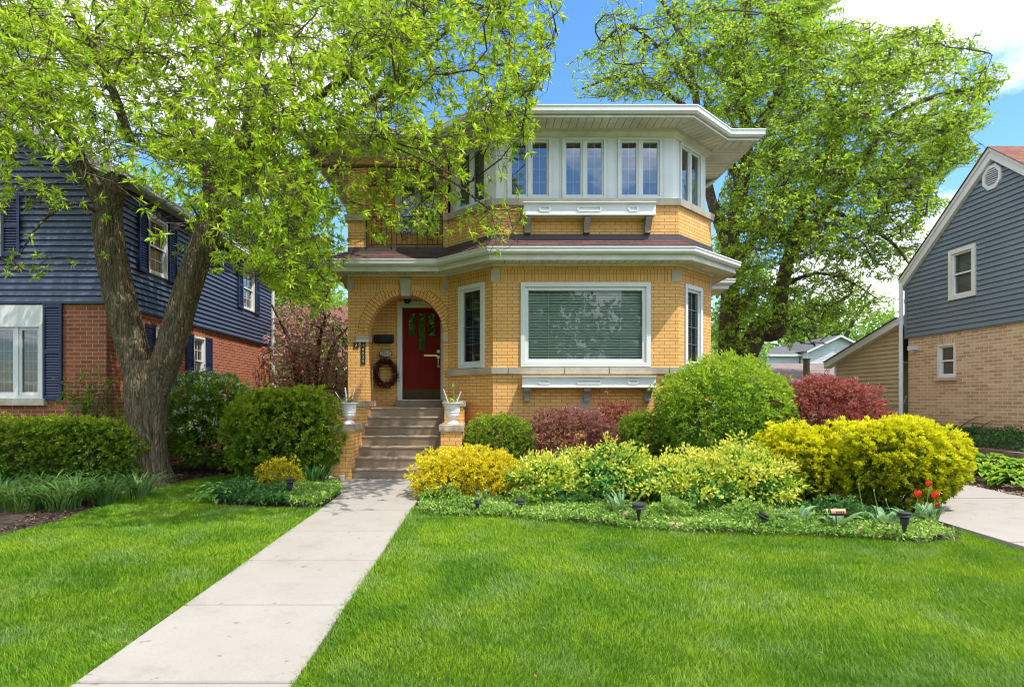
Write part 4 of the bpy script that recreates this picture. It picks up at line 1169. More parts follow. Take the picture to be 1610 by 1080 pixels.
# octagonal vent
mb = MB(); vc = (gu(1566), gz(1566, 278)); ro, ri = .265, .19
oc = lambda r: [(vc[0]+.86*r*math.cos(R(22.5+45*i)), vc[1]+r*math.sin(R(22.5+45*i))) for i in range(8)]
O_, I_ = oc(ro), oc(ri)
for i in range(8):
    j = (i+1) % 8
    mb.face([fGs.p(*O_[i], .05), fGs.p(*O_[j], .05), fGs.p(*I_[j], .05), fGs.p(*I_[i], .05)])
    mb.face([fGs.p(*O_[i], 0), fGs.p(*O_[j], 0), fGs.p(*O_[j], .05), fGs.p(*O_[i], .05)]); mb.face([fGs.p(*I_[j], 0.02), fGs.p(*I_[i], .02), fGs.p(*I_[i], .05), fGs.p(*I_[j], .05)])
for k in range(8):
    z = vc[1]-ri*.9+k*ri*1.8/8; hw = min(.86*ri*.93, (ri*1.30-abs(z+.02-vc[1]))*.86)
    mb.face([fGs.p(vc[0]-hw, z, .048), fGs.p(vc[0]+hw, z, .048), fGs.p(vc[0]+hw, z+.036, .02), fGs.p(vc[0]-hw, z+.036, .02)])
v_ = mb.build('gable_vent', M['white'], N2)
mb = MB(); mb.face([fGs.p(*p, .019) for p in I_]); mb.build('vent_screen', M['gap'], v_)
mb = MB(); fG.box(mb, lw_[0]-.04, lw_[1]+.04, lw_[3]+.005, lw_[3]+.21, 0, .008, swap=True); mb.build('brick_lintel', M['tanbrick'], N2)
mb = MB(); mb.tube([(XR-.12, 14.12, zEv-.1), (XR-.12, 14.12, .45)], .055, 4); mb.build('downspout', M['galv'], N2)
mb = MB(); u = gu(1437); fG.box(mb, u-.08, u+.14, 2.60, 2.70, 0, .10); fG.box(mb, u-.05, u+.05, 2.54, 2.60, 0, .05); mb.build('wall_lamp', M['white'], N2)
# tan lean-to
fT = F(XR-.05, 16.8, 0, -1)
mb = MB(); tz = lambda u: 2.52+.30*(u)
siding(mb, fT, [(0, .2), (2.66, .2), (2.66, tz(2.66)), (0, tz(0))], .108, .030); mb.build('shed_siding', M['tan'], N2)
mb = MB(); a, b = (-.35, tz(-.35)), (2.7, tz(2.7))
q = [(a[0], a[1]-.08), (b[0], b[1]-.08), (b[0], b[1]+.10), (a[0], a[1]+.10)]
mb.hexa([fT.p(u, v, -.05) for u, v in q][::-1], [fT.p(u, v, .16) for u, v in q][::-1]); fT.box(mb, -.04, .03, .2, tz(0)-.05, -.02, .03)
mb.build('shed_rake', M['white'], N2)
mb = MB(); mb.face([fT.p(a[0], a[1]+.11, .2), fT.p(b[0], b[1]+.11, .2), fT.p(b[0], b[1]+.11, -4), fT.p(a[0], a[1]+.11, -4)])
mb.face([fT.p(a[0], a[1]+.10, .2), fT.p(b[0], b[1]+.10, .2), fT.p(b[0], b[1]+.115, .2), fT.p(a[0], a[1]+.115, .2)]); mb.build('shed_roof', M['roofgrey'], N2)
mb = MB(); F(XR-.05+4, 16.8, -1, 0).wall(mb, 0, 4, .2, 2.5); mb.build('shed_back', M['tan'], N2)
um = 16.8-(XR-.05)*FPX/(1382-VX)
mb = MB(); fT.box(mb, um-.14, um+.14, 1.28, 1.58, .01, .12); mb.tube([fT.p(um+.14, 1.30, .06), fT.p(um+.5, 1.22, .03), fT.p(um+.9, 1.26, .03), fT.p(um+1.0, 1.5, .03)], .013, 5)
mb.build('meter_box', M['grey'], N2)

# ------------------------------------------------------------------ far buildings
def gable_house(name, label, x0, x1, y0, y1, z0, ze, zr, wall, roof, ridge='y', wins=(), trim=.12, oh=.3):
    t = thing(name, label, 'house', ((x0+x1)/2, (y0+y1)/2, z0))
    mb = MB(); xm, ym = (x0+x1)/2, (y0+y1)/2
    for f in (F.seg((x0, y0), (x1, y0)), F.seg((x1, y0), (x1, y1)), F.seg((x1, y1), (x0, y1)), F.seg((x0, y1), (x0, y0))): siding(mb, f, [(0, z0), (f.len, z0), (f.len, ze), (0, ze)], .16, .015)
    if ridge == 'y':
        for f in (F.seg((x0, y0), (x1, y0)), F.seg((x1, y1), (x0, y1))): siding(mb, f, [(0, ze), (f.len, ze), (f.len/2, zr)], .16, .015)
    else:
        for f in (F.seg((x1, y0), (x1, y1)), F.seg((x0, y1), (x0, y0))): siding(mb, f, [(0, ze), (f.len, ze), (f.len/2, zr)], .16, .015)
    mb.build('wall', wall, t)
    mb = MB(); mt_ = MB(); k = oh*(zr-ze)/((x1-x0)/2 if ridge == 'y' else (y1-y0)/2)
    if ridge == 'y':
        for s, xe_ in ((-1, x0-oh), (1, x1+oh)):
            a, b = (xe_, ze-k), (xm, zr)
            mb.face([(a[0], y0-oh, a[1]+.05), (b[0], y0-oh, b[1]+.05), (b[0], y1+oh, b[1]+.05), (a[0], y1+oh, a[1]+.05)])
            mt_.hexa([(a[0], y0-oh-.02, a[1]-trim), (b[0], y0-oh-.02, b[1]-trim), (b[0], y0-oh+.03, b[1]-trim), (a[0], y0-oh+.03, a[1]-trim)],
                     [(a[0], y0-oh-.02, a[1]+.04), (b[0], y0-oh-.02, b[1]+.04), (b[0], y0-oh+.03, b[1]+.04), (a[0], y0-oh+.03, a[1]+.04)])
    else:
        for ye in (y0-oh, y1+oh):
            mb.face([(x0-oh, ye, ze-k+.05), (x1+oh, ye, ze-k+.05), (x1+oh, ym, zr+.05), (x0-oh, ym, zr+.05)])
        mt_.box(x0-oh, x1+oh, y0-oh-.03, y0-oh, ze-k-trim, ze-k+.04)
    mb.build('roof', roof, t); mt_.build('trim', M['white'], t)
    f = F.seg((x0, y0), (x1, y0))
    for u0, u1, v0, v1 in wins:
        w = MB(); f.box(w, u0-.08, u1+.08, v0-.08, v1+.08, 0, .05); w = w.build('window', M['white'], t)
        g = MB(); f.box(g, u0, u1, v0, v1, .03, .055); g.build('pane', M['interior'], w)
    return t
wh = simple('white_siding', (.62, .63, .66), .5, .05, 1)
gable_house('white_house', 'distant white house with grey roof and small gable beyond the driveway', 24.4, 28.8, 42.5, 50, 0, 5.15, 6.2, wh, M['roofgrey'], 'y', [(1.2, 1.9, 3.2, 4.3), (2.9, 3.6, 3.2, 4.3)])
gable_house('white_annex', 'low white annex with grey roof left of the distant white house', 15.5, 24.3, 43.6, 49, 0, 4.95, 5.7, wh, M['roofgrey'], 'x', [(2, 3, 2.2, 3.4), (5, 6, 2.2, 3.4)])
gable_house('garage', 'low garage with faded brown shingle roof behind the red shrub', 10.9, 16.6, 20.8, 26.2, 0, 2.2, 2.85, M['tan'], M['roofpale'], 'x')
gable_house('orange_brick_house', 'orange brick house with red roof seen through the gap left of the porch', -9.5, -4.6, 27, 34, 0, 3.2, 6.4, M['redbrick'], M['roofred'], 'x', [(2.6, 3.4, 1.2, 2.4)])
mb = MB(); mb.tube([(11.0, 19.3, 0), (11.0, 19.3, 2.75)], .10, 10); mb.tube([(11.0, 19.3, 2.75), (11.0, 19.3, 2.80)], .12, 10)
tag(mb.build('wooden_post', M['wood'], None), 'bare weathered post standing in front of the brown garage roof', 'post')
# ------------------------------------------------------------------ ground, path, driveway
def axis(a, b, near0, near1, step, far):
    v = list(np.arange(near0, near1+1e-6, step)); x = near0; d = step
    lo = []; 
    while x > a: d *= 1.6; x -= d; lo.append(max(x, a))
    hi = []; x = near1; d = step
    while x < b: d *= 1.6; x += d; hi.append(min(x, b))
    return np.array(sorted(set(lo+v+hi)))
gx = axis(-600, 600, -14, 16, .5, 600); gy = axis(-600, 900, -4, 20, .5, 900)
X_, Y_ = np.meshgrid(gx, gy, indexing='ij'); Z_ = np.array([[ground_z(x, y) for y in gy] for x in gx])-.006
nx_, ny_ = len(gx), len(gy); ii, jj = np.meshgrid(np.arange(nx_-1), np.arange(ny_-1), indexing='ij')
Fg = np.stack([ii*ny_+jj, (ii+1)*ny_+jj, (ii+1)*ny_+jj+1, ii*ny_+jj+1], -1).reshape(-1, 4)
g_ = raw_mesh('ground', np.stack([X_, Y_, Z_], -1).reshape(-1, 3), Fg, M['lawn'], None, None, True); g_['kind'] = 'structure'
def sheet(name, poly, dz, mat, kind='structure', step=.5):
    mb = MB(); ys = [p[1] for p in poly]; xs = [p[0] for p in poly]
    y = math.floor(min(ys)/step)*step
    while y < max(ys):
        q = clip(clip(poly, 0, 1, y), 0, -1, -(y+step))
        if len(q) >= 3:
            if max(xs) <= 7.9: 
                mb.face([(a, b, ground_z(a, b)+dz) for a, b in q])
            else:
                x = math.floor(min(xs)/step)*step
                while x < max(xs):
                    r = clip(clip(q, 1, 0, x), -1, 0, -(x+step)); x += step
                    if len(r) >= 3: mb.face([(a, b, ground_z(a, b)+dz) for a, b in r])
        y += step
    o = mb.build(name, mat, None); o['kind'] = kind; return o
def ccw(p):
    a = sum(p[i][0]*p[(i+1) % len(p)][1]-p[(i+1) % len(p)][0]*p[i][1] for i in range(len(p)))
    return p if a > 0 else p[::-1]
xl = lambda D: -2.255+.14*(D-3.166)/4.82
xr_ = lambda D: xl(D)+1.216
# concrete path in slabs with tooled joints
js = [-1.3, -.16, .96, 2.07, 3.18, 4.29, 5.37, 6.45, 7.51, 8.63, 9.985]
mb = MB()
for i in range(len(js)-1):
    a, b = js[i]+.009, js[i+1]-.009
    c0 = [(xl(a), a), (xr_(a), a), (xr_(b), b), (xl(b), b)]
    if i == len(js)-2: c0 = [(xl(a), a), (xr_(a), a), (-.70, 9.3), (-.69, b), (-2.45, b), (-2.32, 9.3)]
    e = .008; gc = (sum(p[0] for p in c0)/len(c0), sum(p[1] for p in c0)/len(c0))
    ins = [(p[0]+(gc[0]-p[0])*e/.6, p[1]+(gc[1]-p[1])*e/.6) for p in c0]
    z = lambda p, d: (p[0], p[1], ground_z(*p)+d)
    mb.face([z(p, .022) for p in ins])
    for k in range(len(c0)):
        j = (k+1) % len(c0)
        mb.face([z(c0[k], .012), z(c0[j], .012), z(ins[j], .022), z(ins[k], .022)]); mb.face([z(c0[k], -.05), z(c0[j], -.05), z(c0[j], .012), z(c0[k], .012)])
o = mb.build('path', M['concrete'], None); o['kind'] = 'structure'
mb = MB(); mb.face([(xl(js[0])+.02, js[0], ground_z(0, js[0])+.006), (xr_(js[0])-.02, js[0], ground_z(0, js[0])+.006), (xr_(9.9)-.02, 9.9, ground_z(0, 9.9)+.006), (xl(9.9)+.02, 9.9, ground_z(0, 9.9)+.006)])
o = mb.build('path_bed', M['mulch'], None); o['kind'] = 'structure'
# driveway
dl = [(5.46, -4), (5.46, 6.9), (5.75, 7.8), (6.1, 9), (6.2, 26)]
mb = MB(); ysd = [-4, -1, 2, 4.6, 6.9, 7.8, 9, 10, 14, 20, 26]
def dleft(y):
    for (a, b), (c, d) in zip(dl, dl[1:]):
        if b <= y <= d: return a+(c-a)*(y-b)/(d-b)
    return 6.2
for a, b in zip(ysd, ysd[1:]):
    p = [(dleft(a), a), (7.85, a), (7.85, b), (dleft(b), b)]
    mb.face([(x, y, ground_z(x, y)+.045) for x, y in p])
    mb.face([(p[0][0], a, ground_z(0, a)-.05), (p[0][0], a, ground_z(0, a)+.045), (p[3][0], b, ground_z(0, b)+.045), (p[3][0], b, ground_z(0, b)-.05)])
    mb.face([(7.85, a, ground_z(0, a)-.05), (7.85, b, ground_z(0, b)-.05), (7.85, b, ground_z(0, b)+.045), (7.85, a, ground_z(0, a)+.045)])
o = mb.build('driveway', M['concrete'], None); o['kind'] = 'structure'
mb = MB()
for y in (3.2, 5.9, 8.15, 11, 14): mb.face([(dleft(y)+.01, y, ground_z(0, y)+.0462), (7.84, y, ground_z(0, y)+.0462), (7.84, y+.012, ground_z(0, y)+.0464), (dleft(y)+.01, y+.012, ground_z(0, y)+.0464)])
o = mb.build('driveway_joint', M['gap'], None); o['kind'] = 'structure'
# beds
bed_edge_r = [G(655, 806), G(760, 810), G(900, 820), G(1000, 830), G(1100, 837), G(1250, 842), G(1360, 846), G(1440, 853), G(1510, 850)]
bed_r = bed_edge_r+[(5.45, 6.9), (5.74, 7.8), (6.09, 9), (6.19, 13.5), (4.9, 13.5), (4.9, 12.2), (3.9, 11.24), (.25, 11.24), (-.32, 11.8), (-.31, 9.94), (-.69, 9.94), (-.70, 9.3), (xr_(8.63), 8.63)]
sheet('planting_bed', ccw(bed_r), .008, M['mulch'])
bed_l = [G(322, 782), G(338, 795), G(420, 802), G(508, 803), (xl(8.63), 8.63), (-2.32, 9.3), (-2.45, 9.97), (-2.62, 9.97), (-2.62, 12.1), (-5, 12.1), (-5.0, 11.0), (-4.4, 9.6)]
sheet('planting_bed', ccw(bed_l), .008, M['mulch'])
bed_t = [(-14, G(-60, 862)[1]), G(-60, 862), G(0, 842), G(90, 820), G(178, 790), G(165, 777), G(240, 768), (-4.9, 9.7), (-4.6, 10.6), (-4.7, 16), (-6.5, 16), (-6.5, 10), (-14, 10)]
sheet('planting_bed', ccw(bed_t), .008, M['mulch'])
sheet('mulch_strip', [(7.86, -2), (10.48, -2), (10.48, 16), (7.86, 16)], .012, simple('pale_mulch', (.20, .125, .085), .95, .5, 24, bump=1.0, bscale=45))
def chips(name, label, poly, n, mat, size, dz=.012):
    poly = np.asarray(poly, float); lo, hi = poly.min(0), poly.max(0)
    x = rng.uniform(lo[0], hi[0], n*3); y = rng.uniform(lo[1], hi[1], n*3); k = in_poly(x, y, poly); x, y = x[k][:n], y[k][:n]
    z = np.array([ground_z(a, b) for a, b in zip(x, y)])+dz+rng.uniform(0, .015, len(x))
    d = nrm(rng.normal(size=(len(x), 3))*[1, 1, .25])
    o = leaves(name, np.stack([x, y, z], 1), d, mat, size, size*.35, None, up=np.array([0, 0, 1.]), droop=0)
    return tag(o, label, 'mulch', None, 'stuff')
cm = leaf_mat('bark_chip', [(0, (.02, .012, .008)), (.7, (.085, .05, .03)), (1, (.24, .165, .11))], .0)
cp = leaf_mat('pale_chip', [(0, (.10, .06, .04)), (.6, (.30, .20, .14)), (1, (.48, .36, .28))], .0)
chips('mulch', 'dark bark mulch under the hedge and tree', [p for p in bed_t if p[0] > -9], 9000, cm, .05)
chips('mulch', 'bark mulch along the front edge of the flower bed', bed_edge_r+[G(1500, 800), G(1250, 800), G(1000, 795), G(750, 785), G(665, 785)], 7000, cm, .045)
chips('mulch', 'pale bark mulch beside the driveway', [(7.88, 7), (9.3, 7), (9.3, 12), (7.88, 12)], 9000, cp, .06)

# ------------------------------------------------------------------ grass
LE = .03
lawn_l = [(-9, 2.2), (-9, G(-60, 862)[1]), G(-60, 862), G(0, 843), G(90, 821), G(178, 791), G(167, 778), G(240, 766), (-4.95, 9.9), (-4.55, 10.6), (-4.3, 10.2), (-4.3, 9.5), G(322, 779), G(338, 794), G(420, 800), G(508, 801), (xl(8.4)+.022, 8.4), (xl(2.2)+.022, 2.2)]
lawn_r = [(xr_(2.2)-.022, 2.2), (xr_(8)-.022, 8.0)]+[(a, b) for a, b in bed_edge_r]+[(5.44, 6.6), (5.44, 2.2)]
def make_grass(name, label, poly, dens):
    poly = np.asarray(poly, float); lo, hi = poly.min(0), poly.max(0)
    N = int((hi[0]-lo[0])*(hi[1]-lo[1])*dens)
    y = lo[1]+(hi[1]-lo[1])*rng.uniform(0, 1, N)**1.35; x = rng.uniform(lo[0], hi[0], N)
    k = in_poly(x, y, poly) & (np.abs(x) < 1.1*y+1.5); x, y = x[k], y[k]; n = len(x)
    x = x+rng.normal(size=n)*.012; y = y+rng.normal(size=n)*.012
    z = -.3+.03*np.minimum(y, 10)-.004
    pat = np.sin(x*2.1+1.3*np.sin(y*1.7))*np.sin(y*2.6+.8*np.sin(x*1.9))
    h = (.033+.007*pat)*rng.uniform(.55, 1.4, n); w = .0009+.00036*y
    a = rng.uniform(0, 6.283, n); w = w*rng.uniform(.7, 1.3, n)
    wx, wy = np.cos(a)*w, np.sin(a)*w
    b = a+1.57+rng.normal(size=n)*.5; le = h*rng.uniform(.1, 1.1, n); lx, ly = np.cos(b)*le, np.sin(b)*le
    # mowing and wind comb the blades in patches
    lx += h*.22*np.sin(x*1.3+2*np.sin(y*.8)); ly += h*.2*np.cos(y*1.1+x*.6)
    v0 = np.stack([x-wx, y-wy, z], 1); v1 = np.stack([x+wx, y+wy, z], 1)
    v2 = np.stack([x+wx*.7+lx*.35, y+wy*.7+ly*.35, z+h*.6], 1); v3 = np.stack([x-wx*.7+lx*.35, y-wy*.7+ly*.35, z+h*.6], 1)
    v4 = np.stack([x+lx, y+ly, z+h], 1)
    V = np.stack([v0, v1, v2, v3, v4], 1).reshape(-1, 3); i = np.arange(n)[:, None]*5
    Fc = np.concatenate([i+np.array([[0, 1, 2]]), i+np.array([[0, 2, 3]]), i+np.array([[3, 2, 4]])], 0)
    t = rng.uniform(0, 1, n)
    o = raw_mesh(name, V, Fc, M['grass'], np.repeat(t, 5)); tag(o, label, 'grass', None, 'stuff'); print(name, n)
    return o
make_grass('grass', 'mown grass of the lawn left of the concrete path', lawn_l, 12500)
make_grass('grass', 'mown grass of the lawn right of the concrete path', lawn_r, 13500)
n = 170; x = rng.uniform(-6, 5.3, n); y = rng.uniform(3.2, 8.5, n); k = in_poly(x, y, np.array(lawn_l)) | in_poly(x, y, np.array(lawn_r)); x, y = x[k], y[k]
C = np.stack([x, y, -.3+.03*y+rng.uniform(.022, .04, len(x))], 1)
tag(leaves('fallen_leaves', C, rng.normal(size=C.shape)*[1, 1, .25], L['dry'], .035, .018, None, up=np.array([0, 0, 1.]), droop=0), 'small brown fallen leaves scattered over the lawn', 'fallen leaves', None, 'stuff')

# ------------------------------------------------------------------ shrubs
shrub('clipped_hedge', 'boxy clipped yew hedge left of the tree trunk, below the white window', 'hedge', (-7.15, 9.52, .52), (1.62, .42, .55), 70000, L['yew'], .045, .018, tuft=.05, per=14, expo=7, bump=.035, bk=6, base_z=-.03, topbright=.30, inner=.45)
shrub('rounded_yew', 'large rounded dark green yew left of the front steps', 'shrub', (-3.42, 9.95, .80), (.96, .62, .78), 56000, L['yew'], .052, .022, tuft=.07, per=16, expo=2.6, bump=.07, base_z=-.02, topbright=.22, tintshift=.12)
def blossoms(n, sel=lambda B: B[:, 2] > .7):
    def f(t, B, D_, dep):
        k = np.where(sel(B) & (dep > .9))[0]; k = rng.choice(k, n); c = B[k]+D_[k]*.05
        C = np.repeat(c, 14, 0)+rng.normal(size=(n*14, 3))*.022
        leaves('blossom', C, rng.normal(size=C.shape), L['blossom'], .028, .022, t)
    return f
shrub('flowering_shrub', 'loose green shrub with white flower heads between the tree trunk and round yew', 'shrub', (-5.28, 11.3, .98), (.98, .8, .92), 15000, L['vib'], .075, .036, tuft=.11, per=8, bump=.16, base_z=0, topbright=.1, inner=.7, extra=blossoms(330), tintshift=.0)
shrub('leggy_shrub', 'thin leggy shrub against the red brick, between hedge and tree trunk', 'shrub', (-6.72, 9.83, 1.30), (.55, .13, .62), 1300, L['vib'], .05, .024, tuft=.08, per=6, bump=.3, base_z=0, topbright=.1, inner=.9, stems=9, tintshift=-.1)
shrub('boxwood', 'rounded green boxwood right of the front steps', 'shrub', (.36, 10.25, .52), (.62, .5, .58), 34000, L['box'], .034, .019, tuft=.045, per=12, expo=2.9, bump=.05, base_z=-.02, topbright=.28)
shrub('barberry', 'dusky purple barberry under the white flower box', 'shrub', (1.66, 10.35, .58), (.76, .52, .64), 30000, L['purple'], .034, .019, tuft=.06, per=12, expo=2.7, bump=.12, bk=5, base_z=-.02, topbright=.22)
shrub('barberry', 'taller rosy barberry with upright shoots beside the purple one', 'shrub', (2.55, 10.75, .70), (.45, .38, .66), 12000, L['red'], .034, .018, tuft=.09, per=12, expo=2.0, bump=.32, bk=4, base_z=-.02, topbright=.1, spread=.4, inner=.7)
shrub('small_yew', 'small light green yew between the rosy barberry and the big round shrub', 'shrub', (2.88, 10.2, .55), (.46, .42, .62), 22000, L['box'], .036, .018, tuft=.06, per=14, expo=2.1, bump=.13, base_z=-.02, topbright=.2)
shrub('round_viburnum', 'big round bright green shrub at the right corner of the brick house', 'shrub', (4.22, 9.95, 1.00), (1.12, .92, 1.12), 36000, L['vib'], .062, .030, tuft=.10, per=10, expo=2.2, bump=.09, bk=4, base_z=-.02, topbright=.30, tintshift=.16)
shrub('red_barberry', 'large red leaved shrub in front of the tan siding', 'shrub', (5.93, 9.9, .98), (.98, .66, .82), 34000, L['red'], .042, .021, tuft=.08, per=12, expo=2.3, bump=.10, bk=4, base_z=-.02, topbright=.18)
shrub('golden_yew', 'golden yellow yew bush, the smaller and left one of the pair by the driveway', 'shrub', (4.52, 8.2, .48), (.56, .55, .53), 42000, L['gold'], .045, .019, tuft=.06, per=26, expo=2.3, bump=.10, bk=4, base_z=-.06, topbright=.42, spread=.42, tintshift=.02, patch=.10)
shrub('golden_yew', 'golden yellow yew bush, the larger and right one of the pair by the driveway', 'shrub', (5.52, 7.66, .54), (.78, .60, .58), 62000, L['gold'], .045, .019, tuft=.06, per=26, expo=2.4, bump=.10, bk=4, base_z=-.06, topbright=.42, spread=.42, tintshift=.02, patch=.10)
shrub('thread_cypress', 'bright yellow feathery cypress mound right of the path by the steps', 'shrub', (-.17, 8.5, .24), (.78, .52, .42), 40000, L['thread'], .042, .016, tuft=.055, per=18, expo=2.2, bump=.16, bk=5, base_z=-.05, topbright=.2, spread=.6)
for i, (x, y, rx_, ry_, zt, lb, ts) in enumerate([(.92, 8.25, .54, .56, .50, 'yellow and green variegated shrub touching the yellow cypress mound', -.05),
        (1.85, 8.3, .62, .64, .66, 'yellow and green variegated shrub below the purple barberry', -.10), (2.85, 8.0, .70, .70, .57, 'yellow and green variegated shrub below the small light green yew', .0),
        (3.66, 7.9, .62, .62, .68, 'yellow and green variegated shrub below the big round green shrub', .04)]):
    shrub('variegated_shrub', lb, 'shrub', (x, y, zt*.45), (rx_, ry_, zt*.58), 11500, L['euo'], .060, .033, tuft=.15, per=9, expo=2.0, bump=.34, bk=5, group='yellow variegated shrubs in a row', base_z=-.05, topbright=.16, tintshift=ts+.07, spread=.9, patch=.20)
shrub('golden_shrub', 'small yellow green shrub in the bed left of the path', 'shrub', (-3.10, 8.95, .16), (.34, .28, .30), 3600, L['thread'], .040, .014, tuft=.06, per=8, bump=.2, base_z=-.04, topbright=.1, tintshift=-.3)

# low plants
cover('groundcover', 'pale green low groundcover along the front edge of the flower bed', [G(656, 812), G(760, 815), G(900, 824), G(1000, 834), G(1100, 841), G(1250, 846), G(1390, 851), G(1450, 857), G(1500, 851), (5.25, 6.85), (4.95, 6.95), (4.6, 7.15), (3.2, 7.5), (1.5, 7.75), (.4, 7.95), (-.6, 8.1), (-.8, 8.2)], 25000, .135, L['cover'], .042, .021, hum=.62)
cover('groundcover', 'light green leafy groundcover beside the path, left bed', [G(455, 801), G(508, 800), (xl(8.7), 8.7), (-2.35, 9.4), (-2.9, 9.2), (-3.0, 8.5)], 5200, .17, L['cover'], .045, .024, hum=.5)
cover('groundcover', 'dark green leafy groundcover in the left bed', [G(350, 795), G(455, 801), (-2.9, 8.6), (-3.0, 9.1), (-3.9, 9.2), (-4.0, 8.5)], 4200, .19, L['deep'], .07, .034, hum=.5)
cover('groundcover', 'dark green groundcover under the golden yews', [(3.4, 7.0), (5.3, 6.75), (5.4, 7.4), (4.2, 8.0), (3.3, 7.8)], 3000, .12, L['deep'], .05, .028, hum=.5)
cover('weeds', 'dark green weeds between the timber edging and tan brick wall', [(9.42, 6), (10.45, 6), (10.45, 14), (9.42, 14)], 9000, .20, L['deep'], .07, .03, hum=.6, cat='weeds')
for i, (x, y, n) in enumerate([(-6.02, 7.55, 70), (-5.55, 7.62, 70), (-5.2, 7.95, 60), (-6.45, 7.75, 60), (-5.75, 8.2, 60), (-6.35, 8.35, 50), (-4.98, 8.35, 40), (-6.8, 8.1, 40)]):
    o = strap_clump('daylily', 'arching green daylily clump in front of the clipped hedge', 'daylily', (x, y, ground_z(x, y)), int(n*2.0), .54, .019, L['lily'], lean=.95, rad=.20, group='daylilies along the hedge')
strap_clump('iris', 'upright sword leaved iris clump at the foot of the left step pier', 'iris', (-2.72, 9.25, -.02), 60, .47, .032, L['deep'], lean=.55, rad=.22)
strap_clump('iris', 'green and cream striped iris fan in front of the variegated shrubs', 'iris', (1.82, 7.32, ground_z(0, 7.3)), 24, .40, .034, L['silver'], lean=.55, rad=.15)
strap_clump('iris', 'small pale leaf clump in front of the yellow cypress mound', 'iris', (.06, 7.85, ground_z(0, 7.9)), 14, .34, .028, L['silver'], lean=.6, rad=.10)
strap_clump('iris', 'small strap leaf tuft below the big round green shrub', 'iris', (2.72, 7.2, ground_z(0, 7.2)), 12, .38, .026, L['lily'], lean=.4, rad=.07)
for x, y, lb in ((-3.72, 8.15, 'variegated hosta at the front left corner of the left bed'), (-3.95, 8.45, 'variegated hosta behind the corner one in the left bed'), (-3.45, 8.5, 'hosta beside the small yellow green shrub, left bed')):
    hosta_clump((x, y, ground_z(x, y)), 46, .20, .065, L['hosta'], rad=.20, label=lb, group='hostas in the left bed')
for i, (x, y) in enumerate([(8.40, 9.55), (8.38, 8.95), (8.42, 10.2), (8.78, 9.25), (8.82, 9.9), (8.80, 10.55), (8.42, 10.85), (8.8, 11.2), (8.85, 8.6), (8.42, 11.5), (8.82, 11.9)]):
    hosta_clump((x, y, ground_z(x, y)), 110, .24, .095, L['vib'], rad=.29, label='broad leaved green hosta beside the driveway mulch', group='hostas beside the driveway', tin=(.4, 1))
for x, y, rx_, zt, mt_, lb in ((-.55, 8.02, .26, .19, 'cover', 'low pale green mound at the corner of path and lawn'), (.75, 7.72, .30, .20, 'cover', 'low pale green mound right of the small lamp'),
        (1.25, 7.62, .26, .17, 'deep', 'dark green tuft left of the curled dead leaves'), (2.35, 7.02, .26, .20, 'cover', 'low pale green mound right of the tan edging stone'), (3.25, 6.88, .28, .17, 'cover', 'low pale green mound between tilted lamp and copper lamp'),
        (4.35, 6.95, .34, .20, 'deep', 'dark leafy mound under the larger golden yew'), (2.80, 7.35, .25, .20, 'deep', 'dark green leafy tuft below the big round green shrub')):
    g0 = ground_z(x, y); shrub('low_plant', lb, 'plant', (x, y, g0+zt*.4), (rx_, rx_*.8, zt*.95), 2200, L[mt_], .042, .022, tuft=.05, per=8, bump=.25, base_z=g0, topbright=.2, stems=3)
# tulips
def tulip_leaves(x, y, n, h, lb, w=.06):
    o = strap_clump('tulip_leaves', lb, 'tulip', (x, y, ground_z(x, y)), n, h, w, L['silver'], lean=.9, rad=.09, hv=.45, thick=.6)
tulip_leaves(4.08, 6.55, 14, .33, 'grey green leaves without a flower beside the copper lamp')
tulip_leaves(4.60, 6.50, 20, .34, 'arching grey green tulip leaves left of the black lamp nearest the driveway')
tulip_leaves(3.72, 6.72, 10, .32, 'upright tulip leaves left of the copper lamp')
tulip_leaves(5.0, 6.62, 14, .26, 'low tulip leaves beside the driveway corner')
tulip_leaves(2.93, 6.98, 5, .14, 'single pale tulip leaf beside the tilted lamp')
for i, (px, py, D, s, lb) in enumerate([(1460, 765, 6.75, 1.0, 'red tulip, the tallest one'), (1443, 782, 6.6, 1.2, 'red tulip left of and below the tallest'), (1470, 784, 6.55, 1.2, 'red tulip just under the tallest'), (1471, 797, 6.6, .8, 'small red tulip lowest of the four')]):
    p = P(px, py, D); gz_ = ground_z(p.x, p.y)
    t = thing('tulip', lb, 'tulip', (p.x, p.y, gz_), 'red tulips beside the driveway')
    mb = MB(); mb.tube([(p.x-.03, p.y+.02, gz_), (p.x-.02, p.y, (gz_+p.z)/2), (p.x, p.y, p.z)], [.006, .005, .005], 6); mb.build('stem', simple('tulip_stem', (.12, .25, .06), .6), t)
    Vs, Fs, Ts = [], [], []
    for k in range(6):
        a = k*1.047+.3; b = len(Vs); r = .026*s*(1 if k % 2 else .85)
        for j in range(5):
            q = j/4; rr = r*math.sin(.25+q*2.0)*1.15; hw = .021*s*math.sin(math.pi*(.12+.84*q)); zz = p.z+.075*s*q
            for e in (-1, 0, 1): Vs.append((p.x+math.cos(a)*rr-math.sin(a)*hw*e, p.y+math.sin(a)*rr+math.cos(a)*hw*e, zz)); Ts.append(.3+.5*q)
        for j in range(4):
            for e in (0, 1): z0 = b+j*3+e; Fs.append((z0, z0+1, z0+4, z0+3))
    raw_mesh('petals', np.array(Vs), np.array(Fs), L['petal'], np.array(Ts), t, True)
    strap_clump('x', None, None, (p.x-.03, p.y+.02, gz_), 6, .33, .055, L['silver'], lean=.5, rad=.05, parent=t, thick=.6)
